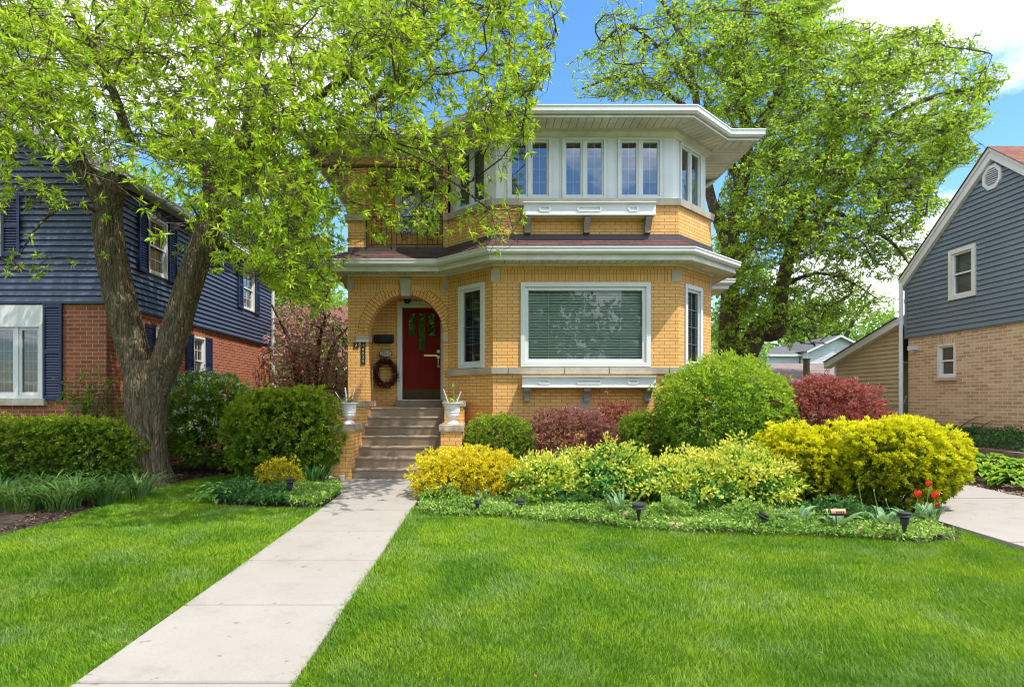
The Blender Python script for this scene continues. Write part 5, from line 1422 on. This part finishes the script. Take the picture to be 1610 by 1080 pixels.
for px, py, D in ((1350, 762, 6.7), (1374, 772, 6.7), (1393, 787, 6.6)):
    p = P(px, py, D); gz_ = ground_z(p.x, p.y); mb = MB()
    mb.tube([(p.x+.06, p.y, gz_), (p.x+.05, p.y, gz_+.2), (p.x, p.y, p.z)], [.006, .005, .003], 5); mb.lathe(p, [(0, -.01), (.007, 0), (.006, .02), (0, .03)], 8)
    tag(mb.build('flower_stalk', simple('stalk', (.22, .33, .12), .6), None), 'thin pale bud stalk rising in front of the larger golden yew', 'stalk', 'bud stalks in front of the golden yew')

# ------------------------------------------------------------------ small lamps
def lamp(px, py, label, s=1.0, tilt=0, style=0):
    x, y = G(px, py); z = ground_z(x, y)
    s *= 1.12; t = thing('garden_lamp', label, 'garden lamp', (x, y, z), 'black solar lamps along the beds')
    mb = MB(); c = (x, y, z)
    if style: mb.lathe(c, [(0, .225*s), (.030*s, .225*s), (.045*s, .235*s), (.064*s, .243*s), (.062*s, .252*s), (.048*s, .262*s), (.060*s, .268*s), (.060*s, .280*s), (.044*s, .287*s), (0, .288*s)], 20)
    else: mb.lathe(c, [(0, .175*s), (.03*s, .175*s), (.074*s, .190*s), (.076*s, .200*s), (.052*s, .213*s), (.050*s, .220*s), (.066*s, .226*s), (.064*s, .238*s), (0, .240*s)], 20)
    mb.build('cap', M['lampblack'], t)
    mb = MB()
    if style: mb.lathe(c, [(.010, -.02), (.010, .10*s), (.018*s, .12*s), (.022*s, .16*s), (.034*s, .17*s), (.038*s, .225*s)], 12)
    else: mb.lathe(c, [(.010, -.02), (.011, .06*s), (.014*s, .10*s), (.021*s, .135*s), (.028*s, .175*s)], 12)
    mb.build('stake', M['lampblack'], t)
    if tilt: t.rotation_euler = (0.1, tilt, 0)
    return t
M['lampblack'] = simple('lamp_plastic', (.035, .035, .04), .45, .2, 30)
lamp(456, 789, 'black solar lamp in the bed left of the path', 1.05, 0, 1)
lamp(751, 809, 'squat black solar lamp in front of the yellow cypress mound', .72, 0, 0)
lamp(817, 811, 'small black solar lamp just right of the yellow cypress mound', .80, .05, 0)
lamp(1004, 826, 'black solar lamp on a bare stake beside the striped iris', 1.0, -.03, 0)
lamp(1184, 833, 'black solar lamp leaning over below the big round green shrub', .85, .55, 0)
lamp(1422, 852, 'ribbed black solar lamp beside the red tulips', 1.0, 0, 1)
x, y = G(1316, 838); z = ground_z(x, y); t = thing('copper_lamp', 'copper topped garden light on a thin black stake', 'garden lamp', (x, y, z))
mb = MB(); mb.tube([(x, y, z-.02), (x-.012, y, z+.20)], .007, 6); mb.box(x-.075, x+.075, y-.03, y+.03, z+.20, z+.218); mb.build('stake', M['lampblack'], t)
mb = MB(); n = 10
for i in range(n):
    a, b = math.pi*i/n, math.pi*(i+1)/n
    q = lambda u, v: (u, y-.036*math.cos(v), z+.226+.05*math.sin(v))
    mb.face([q(x-.083, a), q(x+.083, a), q(x+.083, b), q(x-.083, b)], smooth=True)
for s in (-1, 1): mb.face([(x+.083*s, y-.036*math.cos(math.pi*i/n), z+.226+.05*math.sin(math.pi*i/n)) for i in range(n+1)][::s])
for k in range(5): mb.box(x-.03+k*.02, x-.024+k*.02, y-.041, y-.034, z+.228, z+.258)
mb.build('cover', simple('copper', (.45, .20, .13), .35, .15, 20, metal=.6), t)
def rock(name, label, c, r, mat, cat='stone'):
    mb = MB(); vn = VN(2.2, .22); n, m = 14, 8; pt = []
    for i in range(m+1):
        row = []
        for j in range(n):
            th, ph = math.pi*i/m, 2*math.pi*j/n; d = np.array([[math.sin(th)*math.cos(ph), math.sin(th)*math.sin(ph), math.cos(th)]])
            d2 = np.sign(d)*np.abs(d)**.7; k = vn(d)[0]; row.append((c[0]+d2[0, 0]*r[0]*k, c[1]+d2[0, 1]*r[1]*k, c[2]+d2[0, 2]*r[2]*k))
        pt.append(row)
    for i in range(m):
        for j in range(n): mb.face([pt[i+1][j], pt[i+1][(j+1) % n], pt[i][(j+1) % n], pt[i][j]], smooth=False)
    tag(mb.build(name, mat, None, weld=True), label, cat)
x, y = G(1068, 833); rock('edging_stone', 'low tan stone half buried at the lawn edge', (x, y, ground_z(x, y)+.04), (.14, .07, .055), simple('tan_stone', (.36, .29, .17), .9, .3, 15, bump=.5))
rock('white_rock', 'pale rock at the foot of the left step pier', (-2.60, 9.78, .03), (.10, .08, .07), M['stone'])
rock('white_rock', 'rounded pale rock on the path edge by the lowest step', (-2.38, 9.86, .05), (.06, .05, .06), M['stone'])
def deadleaf(px, py, s, lb):
    x, y = G(px, py); z = ground_z(x, y)+.02; a = random.uniform(-.6, .6); Vs = []
    for j in range(5):
        q = j/4; w_ = s*.34*math.sin(math.pi*(.1+.86*q)); 
        for e in (-1, 0, 1): Vs.append((x+math.cos(a)*(q-.5)*s*.5+e*w_*.8, y+e*e*.02, z+q*s*.8+abs(e)*.012))
    Fs = [(j*3+e, j*3+e+1, j*3+e+4, j*3+e+3) for j in range(4) for e in (0, 1)]
    tag(raw_mesh('dry_leaf', np.array(Vs), np.array(Fs), L['tanleaf'], np.linspace(0, 1, 15), None, True), lb, 'dry leaf')
L['tanleaf'] = leaf_mat('tan_leaf', [(0, (.30, .20, .12)), (1, (.52, .40, .28))], .2)
deadleaf(983, 822, .15, 'curled tan dead leaf left of the striped iris'); deadleaf(999, 824, .09, 'small dead leaf under the striped iris'); deadleaf(972, 820, .11, 'brown dead leaf leaning left of the curled tan one')
deadleaf(1352, 846, .12, 'grey tan dead leaf between the copper lamp and black ribbed lamp')

# right side: timber edging, stakes, bare vine
mb = MB()
for a, b in ((5.5, 8.0), (8.01, 10.5), (10.51, 13.4)):
    z0, z1 = ground_z(9.33, a), ground_z(9.33, b)
    mb.hexa([(9.27, a, z0-.15), (9.40, a, z0-.15), (9.40, b, z1-.15), (9.27, b, z1-.15)], [(9.27, a, z0+.12), (9.40, a, z0+.12), (9.40, b, z1+.12), (9.27, b, z1+.12)])
tag(mb.build('timber_edging', M['wood'], None), 'long weathered landscape timber edging behind the hostas', 'timber edging')
for (x, y, h, lb) in ((7.98, 9.30, .46, 'weathered wooden stake at the driveway edge near the golden yew'), (7.98, 8.32, .50, 'weathered wooden stake at the driveway edge, the nearer one')):
    mb = MB(); z = ground_z(x, y); mb.hexa([(x-.02, y-.02, z-.03), (x+.02, y-.02, z-.03), (x+.02, y+.02, z-.03), (x-.02, y+.02, z-.03)], [(x-.018, y-.02, z+h), (x+.016, y-.02, z+h-.02), (x+.016, y+.02, z+h), (x-.018, y+.02, z+h+.01)])
    tag(mb.build('wooden_stake', M['wood'], None), lb, 'stake')
mb = MB()
for k in range(6):
    u = 14.04-12.9+random.uniform(0, .3)+.1*k; z = .68
    pts = [fG.p(u, z, .03)]
    for j in range(5): u += random.uniform(-.02, .28); z += random.uniform(-.06, .14); pts.append(fG.p(u, max(.7, min(1.1, z)), .03))
    mb.tube(pts, [.012, .010, .008, .006, .005, .003], 5)
tag(mb.build('bare_vine', M['twig'], None), 'bare twiggy vine stems climbing the foot of the tan brick wall', 'vine')

# ------------------------------------------------------------------ trees
def px_of(Pn): 
    return VX+FPX*Pn[:, 0]/Pn[:, 1], HY-FPX*(Pn[:, 2]-CZ)/Pn[:, 1]
def limb(pts, r0, r1, n=10, pw=1.0):
    W = np.array([P(*p) if len(p) == 3 else p for p in pts]); c = catmull(W, n); t = np.linspace(0, 1, len(c))**pw
    return c, r0+(r1-r0)*t
def trunk_mesh(name, mat, parent, stems, sides=40, ridge=.05):
    """stems: (pts, radii, flare) built as fluted tubes"""
    Vs, Fs = [], []; off = 0
    for pts, rad, flare in stems:
        Pn = np.asarray(pts); k = len(Pn); T = nrm(np.gradient(Pn, axis=0)); ref = np.array([0, 1., .02]); A = nrm(np.cross(T, ref)); Bv = np.cross(T, A)
        an = np.arange(sides)*2*np.pi/sides
        L_ = np.concatenate([[0], np.cumsum(np.linalg.norm(np.diff(Pn, axis=0), axis=1))])
        rr = np.asarray(rad)[:, None]*(1+ridge*(np.sin(an*11+L_[:, None]*2.2+.7*np.sin(L_[:, None]*3))*.35+np.sin(an*5+L_[:, None]*1.1)*.5+np.sin(an*17-L_[:, None]*5)*.35))
        if flare: 
            f = np.exp(-L_/.22)[:, None]; rr = rr*(1+f*(.38+.28*np.sin(an*5+1.0)[None]))
        ring = Pn[:, None]+(A[:, None]*np.cos(an)[None, :, None]+Bv[:, None]*np.sin(an)[None, :, None])*rr[..., None]
        Vs.append(ring.reshape(-1, 3)); i, j = np.meshgrid(np.arange(k-1), np.arange(sides), indexing='ij'); j2 = (j+1) % sides
        Fs.append(np.stack([i*sides+j, i*sides+j2, (i+1)*sides+j2, (i+1)*sides+j], -1).reshape(-1, 4)+off); off += k*sides
    return raw_mesh(name, np.concatenate(Vs), np.concatenate(Fs), mat, None, parent, True)

# --- big ash on the left
T1 = thing('ash_tree', 'large two stemmed tree with furrowed trunk and yellow green spring leaves on the left lawn', 'tree', (-5.45, 9.6, 0))
base = [(234, 760, 9.6), (235, 735, 9.6), (233, 700, 9.6), (230, 655, 9.6), (231, 610, 9.6), (230, 570, 9.62)]
c0 = catmull([P(*p) for p in base], 12); t = np.linspace(0, 1, len(c0)); r0 = np.interp(t, [0, .2, .4, .6, .8, 1], [.30, .265, .265, .30, .345, .31])
lst, lsr = limb([(228, 625, 9.62), (214, 565, 9.6), (196, 500, 9.55), (180, 430, 9.5), (172, 380, 9.4), (170, 330, 9.35), (190, 270, 9.2), (213, 205, 9.1), (245, 130, 9.0), (280, 50, 9.1), (292, -60, 9.2)], .30, .07, 10, 1.0)
lsr = np.interp(np.linspace(0, 1, len(lst)), [0, .1, .45, .6, 1], [.20, .25, .22, .15, .05])
rst, rs_r = limb([(241, 625, 9.6), (262, 565, 9.6), (281, 500, 9.65), (302, 430, 9.7), (322, 375, 9.75), (334, 320, 9.8), (332, 240, 9.9), (326, 180, 10.0), (312, 90, 10.1), (322, -20, 10.2), (330, -90, 10.2)], .30, .05, 10)
rs_r = np.interp(np.linspace(0, 1, len(rst)), [0, .1, .42, .6, 1], [.20, .23, .20, .135, .05])
limbs = [(lst, lsr), (rst, rs_r),
    limb([(176, 345, 9.4), (130, 265, 9.2), (105, 215, 9.0), (45, 150, 8.7), (-25, 108, 8.4), (-110, 60, 8.1)], .15, .05),
    limb([(330, 330, 9.8), (360, 290, 9.7), (384, 250, 9.5), (392, 180, 9.3), (398, 100, 9.2), (425, 10, 9.0), (440, -80, 8.9)], .15, .05),
    limb([(388, 235, 9.5), (440, 190, 9.2), (505, 150, 8.9), (575, 95, 8.7), (650, 40, 8.5), (700, -40, 8.3)], .09, .03),
    limb([(380, 265, 9.5), (440, 268, 9.4), (510, 225, 9.3), (576, 164, 9.2), (625, 126, 9.1), (690, 60, 9.0), (760, 10, 8.9)], .08, .025),
    limb([(340, 300, 9.8), (400, 300, 9.7), (460, 262, 9.6), (540, 262, 9.5), (620, 262, 9.4), (700, 280, 9.3), (770, 330, 9.2)], .055, .014),
    limb([(205, 225, 9.1), (180, 150, 8.8), (150, 80, 8.6), (110, 10, 8.4), (90, -60, 8.3)], .08, .03),
    limb([(320, 150, 10.0), (380, 80, 10.4), (460, 30, 10.6), (540, -40, 10.6)], .07, .03),
    limb([(172, 345, 9.4), (120, 320, 8.9), (70, 345, 8.6), (30, 400, 8.4)], .035, .012),
    limb([(330, 250, 9.9), (300, 200, 10.6), (250, 140, 11.2), (220, 60, 11.5)], .08, .03)]
trunk_mesh('trunk', M['bark'], T1, [(c0, r0, True), (lst[:60], lsr[:60], False), (rst[:60], rs_r[:60], False)], 44)
reg1 = [(-160, -140), (780, -140), (880, -20), (888, 30), (868, 70), (862, 120), (850, 150), (846, 205), (832, 250), (836, 335), (800, 410), (770, 400), (745, 385), (690, 390), (640, 375), (600, 400), (560, 330), (540, 440), (500, 500), (450, 470), (400, 430), (345, 440), (300, 445), (250, 420), (215, 405), (150, 455), (95, 415), (60, 440), (20, 440), (-160, 470)]
c1 = np.array([-4.2, 8.7, 5.6]); e1_ = np.array([7.2, 3.6, 4.4])
def ok1(Q):
    px, py = px_of(Q); x, y, z = Q.T
    k = in_poly(px, py, reg1) & (np.sum(((Q-c1)/e1_)**2, 1) < 1)
    k &= ~((x > -1.3) & (y > 10.35) & (z > 3.8)) & ~((x > -3.4) & (y > 11.3)) & ~((x < -6.2) & (y > 9.5) & (z < 7.0))
    k &= ~((px < 330) & (py > 250) & (rng.uniform(0, 1, len(px)) < .62)) & ~((px < 230) & (py > 330) & (rng.uniform(0, 1, len(px)) < .55))
    k &= ~((px > 520) & (py > 230) & (rng.uniform(0, 1, len(px)) < .38)) & ~((px > 780) & (py > 260) & (rng.uniform(0, 1, len(px)) < .5))
    k &= ~((y < 6.8) & (rng.uniform(0, 1, len(px)) < .3))
    k &= ~((py < -20) & (rng.uniform(0, 1, len(px)) < .75))
    return k
def sampler(c, e, ok):
    def f(n):
        out = np.zeros((0, 3))
        while len(out) < n:
            Q = c+rng.uniform(-1, 1, (n*6, 3))*e; out = np.concatenate([out, Q[ok(Q)]])
        return out[:n]
    return f
chains, tw, tips, dd = grow(limbs, sampler(c1, e1_, ok1), 120, 780, 9300, accept=ok1, r1=.034, r2=.013, r3=.006, spread3=.23, sag=.12)
tubes_mesh('branches', chains[2:], M['bark'], T1); tubes_mesh('twigs', tw, M['twig'], T1)
B, D_ = rosettes(tips, dd, 11, .85, .06); leaves('crown', B, D_, L['ash'], .096, .027, T1, droop=.10, up=np.array([0, 0, .9]), fold=.2, lanceo=.42)
k = rng.choice(len(tips), 420); tp = tips[k]; tp = tp[(px_of(tp)[0] < 480)]; C = np.repeat(tp, 16, 0)+rng.normal(size=(len(tp)*16, 3))*.035-np.array([0, 0, .06])
leaves('dry_seeds', C, np.array([[0, 0, -1.]])+rng.normal(size=C.shape)*.3, L['dry'], .055, .012, T1)

# --- big tree behind the driveway
T2 = thing('shade_tree', 'tall spreading tree with crooked trunks and fresh green leaves behind the house', 'tree', (7.95, 18.4, 0))
L2 = [limb([(1145, 660, 18.5), (1145, 560, 18.5), (1148, 470, 18.5), (1147, 390, 18.5), (1160, 320, 18.4), (1172, 250, 18.3), (1172, 190, 18.2), (1160, 110, 18.0), (1175, 30, 17.8), (1180, -60, 17.6)], .34, .10),
      limb([(1152, 660, 18.5), (1162, 590, 18.4), (1180, 545, 18.3), (1195, 516, 18.2), (1212, 524, 18.1), (1226, 512, 18.0), (1228, 460, 17.9), (1240, 405, 17.8), (1262, 330, 17.6), (1300, 250, 17.4), (1350, 170, 17.2), (1400, 90, 17)], .38, .06),
      limb([(1240, 405, 17.8), (1300, 330, 17.2), (1350, 260, 16.9), (1405, 185, 16.7), (1470, 152, 16.5), (1540, 138, 16.3)], .15, .04),
      limb([(1150, 400, 18.5), (1120, 320, 18.4), (1100, 220, 18.3), (1092, 140, 18.2), (1070, 60, 18), (1030, -20, 18)], .18, .05),
      limb([(1165, 290, 18.4), (1110, 200, 18.8), (1045, 145, 19), (980, 120, 19.2), (915, 140, 19.3)], .12, .03),
      limb([(1172, 230, 18.3), (1220, 150, 18.6), (1260, 60, 19), (1300, -40, 19)], .16, .05),
      limb([(1095, 150, 18.2), (1040, 80, 17.8), (985, 40, 17.5), (945, 70, 17.2)], .08, .03),
      limb([(1262, 330, 17.6), (1330, 340, 17.0), (1400, 380, 16.4), (1440, 430, 15.6)], .09, .02),
      limb([(1228, 450, 17.9), (1280, 430, 17.3), (1330, 440, 17), (1380, 470, 16.8)], .07, .02),
      limb([(1150, 430, 18.5), (1185, 380, 17.0), (1210, 330, 16.0), (1250, 260, 15.4)], .10, .03)]
reg2 = [(878, 150), (885, 105), (935, 60), (930, 20), (975, -90), (1330, -90), (1345, 10), (1300, 25), (1390, 38), (1440, 45), (1480, 15), (1500, 60), (1545, 45), (1555, 95), (1595, 110), (1560, 165), (1575, 190), (1520, 215), (1560, 245), (1500, 265), (1470, 300), (1500, 320), (1455, 350), (1470, 400), (1440, 450), (1400, 440), (1380, 500), (1300, 530), (1240, 555), (1210, 500), (1190, 560), (1120, 560), (1125, 330), (1150, 240), (1120, 200), (1100, 160), (900, 163)]
c2 = np.array([9.0, 17.6, 8.0]); e2_ = np.array([8.2, 4.2, 7.0])
def ok2(Q):
    px, py = px_of(Q); x, y, z = Q.T
    k = in_poly(px, py, reg2) & (np.sum(((Q-c2)/e2_)**2, 1) < 1) & ~((x > 10.1) & (y < 17.2) & (z < 5.2)) & ~((x < 5.8) & (z < 8.8))
    k &= ~((py < -15) & (rng.uniform(0, 1, len(px)) < .6)) & ~((py > 400) & (rng.uniform(0, 1, len(px)) < .15)) & ~((px < 1110) & (rng.uniform(0, 1, len(px)) < .22))
    return k
chains, tw, tips, dd = grow(L2, sampler(c2, e2_, ok2), 130, 900, 15500, accept=ok2, r1=.05, r2=.02, r3=.009, spread3=.34, maxlen=4, sag=.0)
trunk_mesh('trunk', M['barkdark'], T2, [(L2[0][0], L2[0][1], False), (L2[1][0], L2[1][1], False)], 28)
tubes_mesh('branches', chains[2:], M['barkdark'], T2); tubes_mesh('twigs', tw, M['barkdark'], T2)
B, D_ = rosettes(tips, dd, 8, .95, .22); leaves('crown', B, D_, L['maple'], .10, .048, T2, droop=.1, up=np.array([0, 0, .9]))

# --- simpler trees in the distance and across the street
def bg_tree(name, label, x, y, h, r, mat, nleaf=5000, ll=.22, zlo=.35, group=None, bark='barkdark', dense=1.0, z0=0):
    t = thing(name, label, 'tree', (x, y, z0), group)
    c = np.array([x, y, z0+h*(1+zlo)/2]); e = np.array([r, r, h*(1-zlo)/2])
    vn = VN(2.2, .22)
    def ok(Q):
        q = (Q-c)/e; n_ = np.linalg.norm(q, axis=1)+1e-9; return n_ < vn(q/n_[:, None])
    lm = []
    for k in range(5):
        a = k*1.257+random.random(); l_ = .45+.3*random.random()
        lm.append((catmull([(x, y, z0-.1), (x+.03*h*math.cos(a)*.3, y, z0+h*zlo*.8), (x+r*l_*.5*math.cos(a), y+r*l_*.5*math.sin(a), z0+h*.6), (x+r*l_*math.cos(a), y+r*l_*math.sin(a), z0+h*(.75+.15*random.random()))], 7), np.linspace(.028*h, .006*h, 22)))
    ch, tw_, tp, d_ = grow(lm, sampler(c, e*1.1, ok), 26, 130, int(nleaf/6), accept=ok, r1=.006*h, r2=.02, r3=.01, spread3=.10*r+.2, maxlen=r, seglen=.6)
    tubes_mesh('trunk', ch, M[bark], t)
    B_, E_ = rosettes(tp, d_, 6, 1.0, ll*1.6); leaves('crown', B_, E_, mat, ll, ll*.55, t)
    return t
bg_tree('smoke_tree', 'reddish purple leaved small tree in the gap between blue house and porch', -5.3, 18.0, 4.9, 1.9, L['smoke'], 12000, .09, .12)
bg_tree('young_tree', 'light green small tree in front of the orange brick house', -6.6, 21.5, 6.6, 2.1, L['far'], 8000, .13, .12)
bg_tree('garden_tree', 'tall green tree rising behind the gap between blue house and porch', -9.5, 25, 13.5, 4.6, L['far'], 15000, .22, .2)
bg_tree('garden_tree', 'green tree standing behind the blue house roof', -18, 26, 13.0, 5.4, L['far'], 12000, .26, .2)
bg_tree('garden_tree', 'bright green tree behind the distant white house', 24, 55, 12.5, 6.0, L['far'], 9000, .40, .05)
bg_tree('garden_tree', 'green tree behind the leaning trunk beside the brick house', 11.5, 33, 11, 4.6, L['far'], 13000, .24, .1)
bg_tree('garden_tree', 'green tree above the ridge of the tan lean-to', 35, 58, 14, 7.0, L['far'], 12000, .26, .1)
for i, (x, y, h, r) in enumerate([(-34, 48, 15, 8), (-16, 55, 14, 7), (-3, 60, 15, 7), (10, 66, 15, 8), (36, 62, 15, 8), (48, 48, 15, 8), (33, 30, 13, 6)]):
    bg_tree('distant_tree', 'hazy green tree in the far row behind the houses', x, y, h, r, L['far'], 5000, .55, .05, 'trees in the far row')
for i, (x, y, h, r) in enumerate([(-7, -17, 12, 5.5), (3.5, -17, 13, 6), (13.5, -17, 11, 5.5), (-19, -18, 12, 6)]):
    bg_tree('street_tree', 'tree across the street mirrored in the front windows', x, y, h, r, L['far'], 10000, .42, .08, 'trees across the street')

# ------------------------------------------------------------------ camera, sky, sun
cam = bpy.data.cameras.new('camera'); co = bpy.data.objects.new('camera', cam); link(co)
co.location = (0, 0, CZ); co.rotation_euler = (math.pi/2, 0, 0)
cam.sensor_width = 36; cam.lens = 36*FPX/1610; cam.shift_x = (805-VX)/1610; cam.shift_y = (HY-540)/1610; cam.clip_end = 2000; cam.clip_start = .05
SC.camera = co
sdir = Vector((.40, -.294, 1.0)).normalized()
el = math.asin(sdir.z)
sun = bpy.data.lights.new('sun', 'SUN'); sun.energy = SUN_E; sun.angle = R(.53); sun.color = (1, .955, .88)
so_ = bpy.data.objects.new('sun', sun); link(so_); so_.rotation_euler = sdir.to_track_quat('Z', 'Y').to_euler(); so_.location = (10, -10, 30)
w = bpy.data.worlds.new('World'); SC.world = w; w.use_nodes = True; nt = w.node_tree; nt.nodes.clear()
class WN(NT):
    def __init__(s, tree): s.t = tree
W = WN(nt); out = W.n('ShaderNodeOutputWorld'); bg = W.n('ShaderNodeBackground')
sky = W.n('ShaderNodeTexSky', sky_type='NISHITA'); sky.sun_disc = False; sky.sun_elevation = el; sky.sun_rotation = math.atan2(sdir.x, sdir.y); sky.air_density = 1.0; sky.dust_density = .6; sky.ozone_density = 2.2
tc = W.n('ShaderNodeTexCoord'); sp = W.n('ShaderNodeSeparateXYZ'); W.l(tc.outputs['Generated'], sp.inputs[0])
zz = W.math('MAXIMUM', sp.outputs['Z'], .02); zz = W.math('ADD', zz, .12)
cb = W.n('ShaderNodeCombineXYZ'); W.l(W.math('DIVIDE', sp.outputs['X'], zz), cb.inputs[0]); W.l(W.math('DIVIDE', sp.outputs['Y'], zz), cb.inputs[1]); cb.inputs[2].default_value = 3.7
n1 = W.noise(cb.outputs[0], .85, 8, .58, .5)
# clear patch of sky above the middle of the roof
gap = W.math('SUBTRACT', W.math('DIVIDE', sp.outputs['X'], W.math('MAXIMUM', sp.outputs['Y'], .2)), .14)
gap = W.math('MULTIPLY', gap, gap); gap = W.math('MINIMUM', W.math('MULTIPLY', gap, 3.0), 1.0)
fac = W.math('ADD', n1, W.math('MULTIPLY', W.math('SUBTRACT', gap, .66), .22))
mask = W.ramp(fac, [(.50, (0, 0, 0)), (.65, (1, 1, 1))])
shade = W.ramp(W.noise(cb.outputs[0], 2.1, 5, .6), [(.3, (5.0, 5.2, 5.7)), (.7, (8.2, 8.2, 8.3))])
hs = W.n('ShaderNodeHueSaturation'); hs.inputs['Saturation'].default_value = 1.25; hs.inputs['Value'].default_value = SKYV; W.l(sky.outputs[0], hs.inputs['Color'])
c = W.mix(mask, hs.outputs[0], shade, 'MIX')
W.l(c, bg.inputs['Color']); bg.inputs['Strength'].default_value = SKY_E; W.l(bg.outputs[0], out.inputs['Surface'])
SC.view_settings.view_transform = 'Standard'; SC.view_settings.look = 'None'; SC.view_settings.gamma = 1; SC.view_settings.exposure = EXPO
SC.cycles.filter_width = 1.05; SC.cycles.max_bounces = 7; SC.cycles.diffuse_bounces = 3; SC.cycles.glossy_bounces = 3; SC.cycles.transmission_bounces = 4; SC.cycles.transparent_max_bounces = 10
SC.cycles.caustics_reflective = False; SC.cycles.caustics_refractive = False; SC.cycles.sample_clamp_indirect = 4
